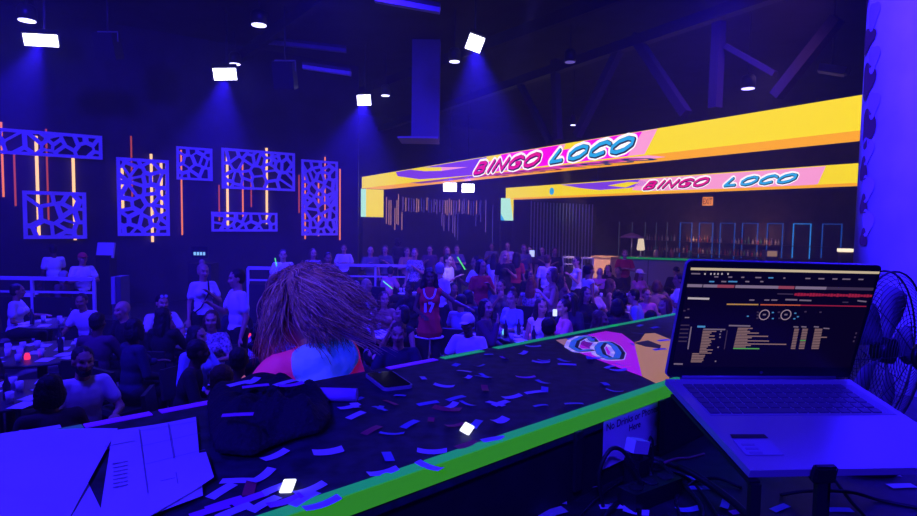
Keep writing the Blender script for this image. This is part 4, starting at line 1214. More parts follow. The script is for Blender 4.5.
MB().tube([(.034, 0, .014), (.045, .0, .03), (.052, 0, .02), (.054, 0, -.04), (.05, 0, -.1)], .003, 8).build('lead', M_cab, w)
def cdesk(px, py, deg, c='w', sx=1.0, sy=1.0, h=.002):
    return confetti(dpt(px, py, h), math.radians(deg), c, 'lying on the booth desk', 'on the booth desk', sx, sy)
for a in ((590, 484, 110, 'w', 1, 1.3), (562, 498, 80, 'w', 1.1, 1.3), (552, 513, 30, 'w', 1.3, 1.5), (657, 496, 40, 'w', .9, 1.5), (664, 490, 120, 'w', .8, 1.3), (690, 478, -20, 'b'), (612, 507, 0), (636, 512, -20, 'w', 1, 1.5),
          (622, 505, 20, 'b'), (688, 510, 10, 'b'), (700, 488, 0, 'b'), (886, 474, -5, 'w', 1.2, 1.2), (902, 486, 5, 'w', 1.2, 1.4), (575, 470, 40, 'b'), (725, 505, 60, 'b'), (742, 512, 10, 'p'), (780, 508, 30, 'b'), (840, 510, 0, 'b')):
    cdesk(*a)

# ------------------------------------------------------------------ fan and column at the right
fc = at(884, 350, 1.5)
fan = thing('desk_fan', 'black wire-cage fan standing behind the right edge of the laptop', 'fan', Vector((fc.x, fc.y, DZ)), .55)
fz = fc.z - DZ; FR = .20
for sgn_, nm in ((-1, 'front_cage'), (1, 'rear_cage')):
    mb = MB()
    for k in range(1, 19):
        rr_ = FR * (.16 + .84 * k / 18); bow = .05 * (1 - (rr_ / FR) ** 2)
        y = sgn_ * (.012 + bow)
        mb.tube([(rr_ * math.cos(2*PI*i/40), y, fz + rr_ * math.sin(2*PI*i/40)) for i in range(41)], .0008 if k < 18 else .0028, 5, False)
    for k in range(8):
        a = 2*PI*k/8 + (.2 if sgn_ > 0 else 0)
        mb.tube([(rr_ * math.cos(a), sgn_ * (.0135 + .05 * (1 - (rr_ / FR) ** 2)), fz + rr_ * math.sin(a)) for rr_ in (FR * .1, FR * .4, FR * .7, FR)], .0011, 5)
    mb.build(nm, mat('fan_wire', (.05, .05, .06), .4), fan)
MB().lathe([(.03, 0), (.034, .006), (.034, .012)], (0, -.07, fz), 20, Matrix.Rotation(PI/2, 3, 'X')).build('badge', M_blackpl, fan)
for k in range(5):
    mb = MB(); a = 2*PI*k/5; pts = []
    for i in range(6):
        rr_ = .03 + .135 * i / 5; wd_ = .25 + .45 * math.sin(PI * i / 6)
        pts.append([(rr_ * math.cos(a + s * wd_), s * .012, fz + rr_ * math.sin(a + s * wd_)) for s in (-.6, 0, .6)])
    g = [[mb.bm.verts.new(p) for p in row] for row in pts]
    for p, q in zip(g, g[1:]):
        for i in range(2): mb.face([p[i], p[i+1], q[i+1], q[i]], True)
    bl_ = mb.build('blade', mat('fan_blade', (.32, .32, .4), .4), fan)
    so = bl_.modifiers.new('t', 'SOLIDIFY'); so.thickness = .002
MB().lathe([(.032, -.02), (.032, .02)], (0, 0, fz), 18, Matrix.Rotation(PI/2, 3, 'X')).build('hub', M_blackpl, fan)
MB().lathe([(.04, -.16), (.05, -.09)], (0, 0, fz), 18, Matrix.Rotation(PI/2, 3, 'X')).build('motor', M_blackpl, fan)
MB().tube([(0, .12, fz - .03), (0, .12, .02)], .014, 12).build('stem', M_blackpl, fan)
MB().lathe([(.11, .0008), (.11, .012), (.03, .022)], (0, .06, 0), 24).build('base', M_blackpl, fan)
# the white wrapped column
cr = .65; cc_ = Vector((2.557, 2.7, 0))
t = thing('wrapped_column', 'tall round column wrapped in pale fabric with dark scalloped print, right edge', 'column', (cc_.x, cc_.y, .602))
zt_ = CEIL - .602 - .01
MB().lathe([(cr, 0), (cr * 1.0, zt_)], seg=64).build('fabric', mat('pale_fabric', (.72, .7, .78), .75, noise=.12, nscale=5, bump=.15), t)
M_prt = mat('fabric_print', (.10, .03, .035), .75)
M_prt2 = mat('fabric_print_pale', (.40, .34, .42), .75)
def onccol(px, py):
    r_ = ray(px, py); d = Vector((r_.x, r_.y)); o_ = Vector((0, 0)); c2 = Vector((cc_.x, cc_.y))
    a = d.dot(d); b = -2 * d.dot(c2); c = c2.dot(c2) - cr * cr
    disc = b * b - 4 * a * c
    if disc < 0:
        t_ = -b / (2 * a)
    else: t_ = (-b - math.sqrt(disc)) / (2 * a)
    p = C0 + r_ * t_
    return math.atan2(p.y - cc_.y, p.x - cc_.x), p.z - .602
def blob(cx_, cy_, rx, ry, m, name, lean=0):
    mb = MB(); a0, z0 = onccol(cx_, cy_); a1, _ = onccol(cx_ + rx, cy_); _, z1 = onccol(cx_, cy_ - ry)
    ra, rz_ = abs(a1 - a0), abs(z1 - z0)
    cen = mb.bm.verts.new(((cr + .004) * math.cos(a0), (cr + .004) * math.sin(a0), z0))
    rg = []
    for k in range(24):
        t_ = 2 * PI * k / 24; w_ = 1 + .18 * math.sin(3 * t_ + cx_)
        a = a0 + ra * w_ * math.cos(t_) + lean * math.sin(t_); z = z0 + rz_ * w_ * math.sin(t_)
        rg.append(mb.bm.verts.new(((cr + .004) * math.cos(a), (cr + .004) * math.sin(a), z)))
    for k in range(24): mb.face([cen, rg[k], rg[(k + 1) % 24]])
    mb.build(name, m, t)
for cy_, ry in ((-10, 14), (40, 11), (80, 17), (128, 19), (170, 12), (205, 10), (238, 9)):
    blob(868.5 if cy_ < 150 else 864, cy_, 7 if cy_ < 150 else 4, ry, M_prt, 'dark_print')
for cy_ in (15, 58, 104, 150, 188, 222):
    blob(874 if cy_ < 150 else 868, cy_, 6, 13, M_prt2, 'pale_print')
# ------------------------------------------------------------------ people
SKIN = {'l': mat('skin_light', (.60, .36, .22), .55), 'm': mat('skin_tan', (.40, .22, .12), .55), 'd': mat('skin_dark', (.13, .07, .05), .5)}
M_eye = mat('eye_dark', (.07, .05, .05), .3); M_lip = mat('lip', (.35, .10, .11), .5); M_brow = mat('brow', (.16, .09, .07), .8)
HAIR = {'k': mat('hair_black', (.012, .010, .012), .6, bump=.5, nscale=70), 'b': mat('hair_brown', (.10, .05, .03), .6, bump=.5, nscale=70),
        'y': mat('hair_blonde', (.5, .36, .22), .6, bump=.5, nscale=70), 'g': mat('hair_grey', (.35, .34, .36), .6, bump=.5, nscale=70), 'r': mat('hair_auburn', (.2, .06, .03), .6, bump=.5, nscale=70)}
def cl(n, c, **k): return mat('cloth_' + n, c, .85, **k)
CLO = {'w': cl('white', (.78, .78, .8)), 'g': cl('grey', (.16, .16, .17)), 'k': cl('black', (.014, .013, .017)), 'n': cl('navy', (.022, .024, .06)),
       'r': cl('red', (.55, .03, .05)), 'p': cl('pink', (.75, .22, .38)), 'l': cl('lilac', (.55, .4, .7)), 'b': cl('light_blue', (.38, .48, .75)),
       't': cl('tan', (.45, .28, .15)), 'd': cl('dark_violet', (.09, .04, .08)), 'j': cl('denim', (.07, .09, .17)), 'f': cl('patterned', (.4, .36, .42), noise=.9, nscale=35),
       's': cl('striped', (.35, .28, .45), noise=.8, nscale=25)}
CNAME = {'w': 'white', 'g': 'grey', 'k': 'black', 'n': 'navy', 'r': 'red', 'p': 'pink', 'l': 'lilac', 'b': 'light blue', 't': 'tan', 'd': 'dark violet', 'f': 'patterned', 's': 'striped'}
M_shoe = mat('shoe_black', (.02, .02, .022), .5)

ARMS = {  # (elbow, wrist) from the shoulder, for side s=+1; the person faces -Y
 'down': ((.06, .02, -.28), (.08, -.06, -.52)), 'lap': ((.07, -.04, -.27), (-.05, -.26, -.33)), 'table': ((.10, -.13, -.23), (-.02, -.36, -.20)),
 'chest': ((.09, -.06, -.26), (-.10, -.20, -.10)), 'raise': ((.16, -.10, .02), (.17, -.24, .24)), 'phone': ((.07, -.10, -.25), (-.06, -.32, -.11)),
 'cross': ((.09, -.08, -.25), (-.14, -.19, -.19)), 'chin': ((.06, -.20, -.22), (-.10, -.20, .02)), 'point': ((.10, -.16, -.2), (.16, -.40, -.10)), 'wide': ((.22, -.04, -.16), (.40, -.16, -.22))}
def skeleton(sit, fem, L='down', R='down', lean=0.0):
    dz = -.40 if sit else 0.0
    sw = .145 if fem else .165; hw = .095 if fem else .085
    piv = Vector((0, .0, .95 + dz)); Mx = Matrix.Rotation(lean, 3, 'X')
    T = lambda x, y, z: piv + Mx @ (Vector((x, y, z + dz)) - piv)
    J = dict(pel=T(0, .0, .95), waist=T(0, .005, 1.08), chest=T(0, .0, 1.26), neck=T(0, .01, 1.46), head=T(0, -.012, 1.60), M=Mx, sw=sw, fem=fem, sit=sit)
    J['collar'] = T(0, .005, 1.41)
    for s, nm, arm in ((1, 'L', L), (-1, 'R', R)):
        sh = T(s * sw, .01, 1.395); e, w = ARMS[arm]
        J['sh' + nm] = sh
        J['el' + nm] = sh + Mx @ Vector((s * e[0], e[1], e[2])); J['wr' + nm] = sh + Mx @ Vector((s * w[0], w[1], w[2]))
        J['hip' + nm] = Vector((s * hw, 0, .92 + dz))
        if sit:
            J['kn' + nm] = Vector((s * .12, -.43, .50)); J['an' + nm] = Vector((s * .12, -.40, .09))
        else:
            J['kn' + nm] = Vector((s * .10, -.015, .49)); J['an' + nm] = Vector((s * .105, .02, .085))
    return J
def hand(mb, e, w, s, fr=.0095):
    d = (w - e).normalized()
    up = Vector((0, 0, 1)) if abs(d.z) < .8 else Vector((0, -1, 0))
    x = d.cross(up).normalized(); n = x.cross(d)                      # x across the palm, n out of its back
    M = Matrix((x, d, n)).transposed()
    mb.ell(w + d * .045, (.040, .052, .017), M, 10, 7)
    for k, (o_, l) in enumerate(((-.028, .060), (-.010, .070), (.010, .066), (.028, .052))):
        a = w + d * .080 + x * o_; b = a + d * l * .55 + x * o_ * .25 - n * .006; c = b + d * l * .40 - n * .022
        mb.cap(a - d * .02, b, fr, fr * .92, 8); mb.cap(b, c, fr * .92, fr * .8, 8)
    a = w + d * .025 + x * .030 * -s; b = a + d * .035 - x * .028 * s - n * .012; c = b + d * .028 - n * .008
    mb.cap(a, b, fr * 1.15, fr, 8); mb.cap(b, c, fr, fr * .85, 8)
def torso(mb, J, g=0.0):
    M = J['M']; f = J['fem']; up = M @ Vector((0, 0, 1))
    mb.ell(J['pel'] + Vector((0, .005, -.02)), (.165 + g if f else .155 + g, .115 + g, .13 + g), M)
    mb.ell(J['waist'], ((.128 if f else .145) + g, .098 + g, .16 + g), M)
    mb.ell(J['chest'], ((.140 if f else .160) + g, .105 + g, .19 + g), M)
    mb.cap(J['shL'] - M @ Vector((.02, 0, .008)), J['shR'] + M @ Vector((.02, 0, -.008)), .056 + g * .7)
    mb.cap(J['collar'] - up * .05, J['collar'] + up * (.005 if g else .03), .075 + g * .5, .052 + g * .3)
    if f:
        for s in (1, -1): mb.ell(J['chest'] + M @ Vector((s * .068, -.085, .01)), .058 + g)
HEAD_FEAT = dict(eyes=[Vector((.032, -.084, .012)), Vector((-.032, -.084, .012))], lips=Vector((0, -.092, -.058)))
def head_shapes(mb, h, M):
    P = lambda x, y, z: h + M @ Vector((x, y, z))
    mb.ell(P(0, .012, .028), (.076, .094, .092), M, 18, 12)
    mb.ell(P(0, -.018, -.045), (.060, .070, .078), M, 16, 10)
    mb.ell(P(0, -.055, -.092), (.028, .026, .022), M)
    mb.cap(P(0, -.086, .012), P(0, -.104, -.022), .008, .013, 8)
    mb.ell(P(0, -.098, -.026), (.018, .012, .010), M, 10, 6)
    mb.cap(P(-.035, -.078, .034), P(.035, -.078, .034), .011, .011, 8)
    for s in (1, -1):
        mb.ell(P(s * .077, .008, -.006), (.011, .022, .032), M, 10, 8)
        mb.ell(P(s * .040, -.060, -.020), (.026, .026, .024), M, 10, 8)
    mb.ell(P(0, -.082, -.056), (.024, .014, .008), M, 10, 6); mb.ell(P(0, -.080, -.066), (.020, .013, .008), M, 10, 6)
def body_mesh(J, skin, hy=0.0, hp=0.0, voxel=.0105, fr=.0095):
    mb = MB(); torso(mb, J)
    HM = Matrix.Rotation(hy, 3, 'Z') @ Matrix.Rotation(hp, 3, 'X')
    J['HM'] = HM
    mb.cap(J['neck'] - Vector((0, 0, .06)), J['head'] - HM @ Vector((0, -.01, .04)), .056 if J['fem'] else .062, .052)
    head_shapes(mb, J['head'], HM)
    for s, nm in ((1, 'L'), (-1, 'R')):
        k = .88 if J['fem'] else 1.0
        mb.cap(J['sh' + nm], J['el' + nm], .047 * k, .038 * k); mb.cap(J['el' + nm], J['wr' + nm], .038 * k, .026 * k)
        hand(mb, J['el' + nm], J['wr' + nm], s, fr)
        mb.cap(J['hip' + nm], J['kn' + nm], .088, .058); mb.cap(J['kn' + nm], J['an' + nm], .056, .038)
        mb.ell(J['kn' + nm].lerp(J['an' + nm], .3) + Vector((0, .015, 0)), (.05, .055, .12))
        mb.cap(J['an' + nm] + Vector((0, .03, -.045)), J['an' + nm] + Vector((0, -.15, -.055)), .036, .028)
    h = J['head']; Hi = HM.inverted()
    def paint(c):
        q = Hi @ (c - h)
        if q.y > -.055: return 0
        for e in HEAD_FEAT['eyes']:
            if abs(q.x - e.x) < .013 and abs(q.z - e.z) < .0062: return 1
            if abs(q.x - e.x) < .019 and abs(q.z - e.z - .024) < .0045: return 3
        if abs(q.x) < .024 and abs(q.z + .060) < .010: return 2
        return 0
    return union_mesh('person_body', mb, voxel, [skin, M_eye, M_lip, M_brow], 2, paint)
def shirt_mesh(J, m, sleeve=.62, g=.013, voxel=.013, long_=False, tank=False, hem=None):
    mb = MB(); torso(mb, J, g)
    if hem is not None:
        mb.cap(J['pel'], J['pel'] + Vector((0, 0, hem)), .175, .205)
    for nm in ('L', 'R'):
        if tank: continue
        k = .88 if J['fem'] else 1.0
        a, b = J['sh' + nm], J['el' + nm]
        if long_:
            mb.cap(a, b, .048 * k + g, .042 * k + g); mb.cap(b, b.lerp(J['wr' + nm], .9), .045 * k + g, .034 * k + g)
        else: mb.cap(a, a.lerp(b, sleeve), .048 * k + g, .050 * k + g)
    return union_mesh('shirt', mb, voxel, m, 3)
def legs_mesh(J, m, g=.012, voxel=.015, skirt=False):
    mb = MB()
    mb.ell(J['pel'] + Vector((0, .005, -.03)), (.165 + g, .118 + g, .12 + g))
    for nm in ('L', 'R'):
        if skirt:
            mb.cap(J['hip' + nm], J['hip' + nm].lerp(J['kn' + nm], .8), .10 + g, .11 + g)
        else:
            mb.cap(J['hip' + nm], J['kn' + nm], .090 + g, .060 + g); mb.cap(J['kn' + nm], J['an' + nm] + Vector((0, 0, .03)), .060 + g, .046 + g)
    return union_mesh('trousers', mb, voxel, m, 2)
def shoes_mesh(J):
    out = []
    for nm in ('L', 'R'):
        mb = MB(); a = J['an' + nm]
        mb.cap(a + Vector((0, .035, -.040)), a + Vector((0, -.155, -.048)), .046, .038); mb.box(a + Vector((0, -.06, -.078)), (.075, .27, .014))
        out.append(union_mesh('shoe', mb, .012, M_shoe, 1))
    return out
def wob(me, amp, f, seed=0):
    for v in me.vertices:
        c = v.co; v.co = c + v.normal * amp * (math.sin(c.x * f + seed) + math.sin(c.z * f * .8 + c.y * f + seed * 2))
    return me
def hair_mesh(kind):
    mb = MB(); vx = .011
    base = lambda: mb.ell((0, .026, .040), (.085, .096, .090), None, 18, 12)
    if kind == 'bald': return None
    base()
    if kind == 'short':
        mb.ell((0, .045, -.01), (.078, .068, .07))
    elif kind == 'long':
        mb.ell((0, .062, -.06), (.092, .055, .15)); mb.ell((0, .085, -.17), (.10, .045, .15))
        for s in (1, -1): mb.cap((s * .070, -.005, .02), (s * .085, .015, -.20), .028, .034)
    elif kind == 'bob':
        mb.ell((0, .05, -.03), (.098, .07, .11))
        for s in (1, -1): mb.cap((s * .072, -.01, .02), (s * .082, .0, -.09), .026, .03)
    elif kind == 'bun':
        mb.ell((0, .045, .0), (.078, .068, .07)); mb.ell((0, .05, .15), (.045, .045, .042))
    elif kind == 'tail':
        mb.ell((0, .045, .0), (.078, .068, .07)); mb.cap((0, .11, .06), (0, .16, -.14), .035, .02)
    elif kind == 'curly':
        r_ = random.Random(2)
        for k in range(46):
            t_ = r_.uniform(0, 2 * PI); z = r_.uniform(-.12, .12); q = math.sqrt(max(0, 1 - (z / .13) ** 2))
            y = .03 + .105 * q * math.sin(t_)
            if y < -.045 and z < .05: continue
            mb.ell((.105 * q * math.cos(t_), y, .03 + z), r_.uniform(.025, .038), None, 8, 6)
    me = union_mesh('hair', mb, vx, HAIR['k'], 1)
    # open the face: pull hair that covers the face back to the hairline
    for v in me.vertices:
        if v.co.y < -.035 and v.co.z < .062 and abs(v.co.x) < .066: v.co.y = -.03 + (v.co.y + .035) * .1
    return wob(me, .0018, 190 if kind != 'long' else 120)
HM_ = {k: hair_mesh(k) for k in ('short', 'long', 'bob', 'bun', 'tail', 'curly')}
def cap_mesh(m):
    mb = MB(); mb.ell((0, .012, .045), (.086, .104, .088), None, 18, 12)
    mb.ell((0, -.125, .042), (.062, .075, .010), Matrix.Rotation(-.12, 3, 'X'))
    me = union_mesh('cap', mb, .009, m, 1)
    for v in me.vertices:
        if v.co.z < .028: v.co.z = .028 + (v.co.z - .028) * .12
    return me
CAPM = cap_mesh(CLO['w'])
beard = MB(); beard.ell((0, -.045, -.085), (.056, .050, .042)); beard.ell((.048, -.02, -.055), (.018, .035, .045)); beard.ell((-.048, -.02, -.055), (.018, .035, .045))
BEARD = union_mesh('beard', beard, .009, HAIR['k'], 1)
def sungl():
    mb = MB()
    for s in (1, -1): mb.lathe([(.024, -.003), (.024, .003)], (s * .03, -.058, .112), 14, Matrix.Rotation(1.1, 3, 'X'))
    mb.beam((-.01, -.06, .114), (.01, -.06, .114), .005, .005)
    return mb.mesh('sunglasses', mat('glasses', (.5, .5, .55), .2))
SUNG = sungl()

POSES = {}
def proto(name, sit, fem, L, R, lean=0.0, hy=0.0, hp=0.0):
    J = skeleton(sit, fem, L, R, lean)
    d = dict(J=J, body=body_mesh(J, SKIN['l'], hy, hp), legs=legs_mesh(J, CLO['k']), shoes=shoes_mesh(J),
             tee=shirt_mesh(J, CLO['w']), long=shirt_mesh(J, CLO['w'], long_=True), tank=shirt_mesh(J, CLO['w'], tank=True))
    d['top'] = (J['head'] + J['HM'] @ Vector((0, .02, .125))).z
    POSES[name] = d
proto('sit_table', True, False, 'table', 'table', .10, 0, .10)
proto('sit_fem', True, True, 'table', 'lap', .06, .25, .05)
proto('sit_turn', True, True, 'lap', 'chin', .04, -.45, .0)
proto('sit_lean', True, False, 'lap', 'table', .22, .35, .12)
proto('stand', False, False, 'down', 'phone', .0, -.15, .12)
proto('stand_fem', False, True, 'chest', 'down', .0, .2, .05)
proto('stand_cross', False, False, 'cross', 'cross', .02, 0, .0)
proto('stand_point', False, True, 'point', 'down', .05, .3, .1)

def set_mat(o, m, slot=0):
    o.material_slots[slot].link = 'OBJECT'; o.material_slots[slot].material = m
# chair under every sitter
M_chair = mat('chair_black', (.03, .03, .034), .55)
def chair_proto():
    t = thing('club_chair', 'x', 'chair', (0, 0, -50))
    MB().box((0, 0, .355), (.42, .42, .06)).build('seat', M_chair, t, bevel=.02)
    MB().box((0, .23, .66), (.40, .04, .34), Matrix.Rotation(-.12, 3, 'X')).build('backrest', M_chair, t, bevel=.015)
    for x in (-.18, .18):
        for y in (-.18, .2): MB().beam((x, y, .0), (x * .95, y * .95, .33), .03, .03).build('leg', M_steel, t)
    return t
CH0 = chair_proto(); CH_FIRST = [True]
WHERE = {}
PIN = ('brightly lit', 'white cap and white', 'bearded', 'man in dark navy', 'light blue ruffled', 'smiling dark', 'standing blonde', 'red tee standing', 'dark round head', 'sunglasses', 'white tee looking left, beside', 'round pale badge', 'curly dark-haired sitter in black tee')
def figure_scale(label, scale): return scale or random.Random(label).uniform(.97, 1.03)
def spread(people, discs):
    """where everybody stands: as the photo shows, nudged (mostly in depth) so that nobody stands in another or in a table"""
    pos = []
    for a in people:
        px, py, pose, hair, label = a[0], a[1], a[2], a[6], a[9]
        s = figure_scale(label, a[12] if len(a) > 12 else None)
        q = atz(px, py, (POSES[pose]['top'] + (.028 if hair in ('curly', 'bun') else .012)) * s)
        pos.append([q.x, q.y, .37 if POSES[pose]['J']['sit'] else .30])
    fix = [0.0 if any(k in a[9] for k in PIN) else 1.0 for a in people]
    for it in range(300):
        lat, dep = (.3, 1.3) if it < 220 else (.8, 1.0)
        for i in range(len(pos)):
            for j in range(i + 1, len(pos)):
                dx, dy = pos[j][0] - pos[i][0], pos[j][1] - pos[i][1]
                m = pos[i][2] + pos[j][2]
                if abs(dx) < m and abs(dy) < m:
                    d = math.hypot(dx, dy) or 1e-3
                    if d < m:
                        k = (m - d) / d * .25
                        fx, fy = dx * k * lat, (dy if abs(dy) > .05 else .05 * (1 if j > i else -1)) * k * dep
                        wi, wj = fix[i], fix[j]
                        pos[i][0] -= fx * wi; pos[j][0] += fx * wj; pos[i][1] -= fy * wi; pos[j][1] += fy * wj
            if not fix[i]: continue
            for x, y, r in discs:
                dx, dy = pos[i][0] - x, pos[i][1] - y; d = math.hypot(dx, dy) or 1e-3; m = r + .2
                if d < m:
                    k = (m - d) / d * .45; pos[i][0] += dx * k * .7; pos[i][1] += (dy if abs(dy) > .05 else .05) * k
    for a, q in zip(people, pos): WHERE[a[9]] = Vector((q[0], q[1], 0))
def person(px, py, pose, face, top, topc, hair, hc, skin, label, legs='k', hat=None, scale=None, extra=None, chair=True, sit_z=None):
    """stands a figure where the pixel of its head top says; face: degrees, 0 looks at the booth, 90 towards the right"""
    P = POSES[pose]; r_ = random.Random(label)
    s = scale or r_.uniform(.97, 1.03)
    add = .028 if hair in ('curly', 'bun') else .012
    loc = WHERE[label]; p = loc
    o = link('person', P['body']); o.location = loc
    o.rotation_euler = (0, 0, math.radians(face) + math.atan2(-p.x, p.y) * -1 * -1)
    o.scale = (s, s, s); set_mat(o, SKIN[skin]); set_mat(o, M_brow, 3)
    tag(o, label, 'person', 'people in the audience')
    c = link('shirt', P[top], o); set_mat(c, CLO[topc])
    c = link('trousers', P['legs'], o); set_mat(c, CLO[legs])
    for sh in P['shoes']: link('shoe', sh, o)
    J = P['J']; HMx = J['HM'].to_4x4(); HMx.translation = J['head']
    if hair != 'bald' and not hat:
        c = link('hair', HM_[hair], o); c.matrix_local = HMx; set_mat(c, HAIR[hc])
    elif hair == 'long':
        c = link('hair', HM_[hair], o); c.matrix_local = HMx; c.scale = (.97, .97, .97); set_mat(c, HAIR[hc])
    if hat:
        c = link('cap', CAPM, o); c.matrix_local = HMx; set_mat(c, CLO[hat])
    if extra == 'beard':
        c = link('beard', BEARD, o); c.matrix_local = HMx; set_mat(c, HAIR[hc])
    if extra == 'sunglasses':
        c = link('sunglasses', SUNG, o); c.matrix_local = HMx
    if J['sit'] and chair:
        rz = o.rotation_euler.z
        q = loc + Matrix.Rotation(rz, 3, 'Z') @ Vector((0, .06, 0)) * s
        lab = 'black chair under the ' + ' '.join(label.split()[:9])
        if CH_FIRST[0]:
            CH0.location = q; CH0.rotation_euler = (0, 0, rz); CH0['label'] = lab; CH0['group'] = 'chairs on the club floor'; CH_FIRST[0] = False; ch = CH0
        else:
            ch = dup(CH0, q, rz, lab)
        ch.scale = (s, s, s)
    return o
S1, S2, S3, S4, T1, T2, T3, T4 = 'sit_table', 'sit_fem', 'sit_turn', 'sit_lean', 'stand', 'stand_fem', 'stand_cross', 'stand_point'
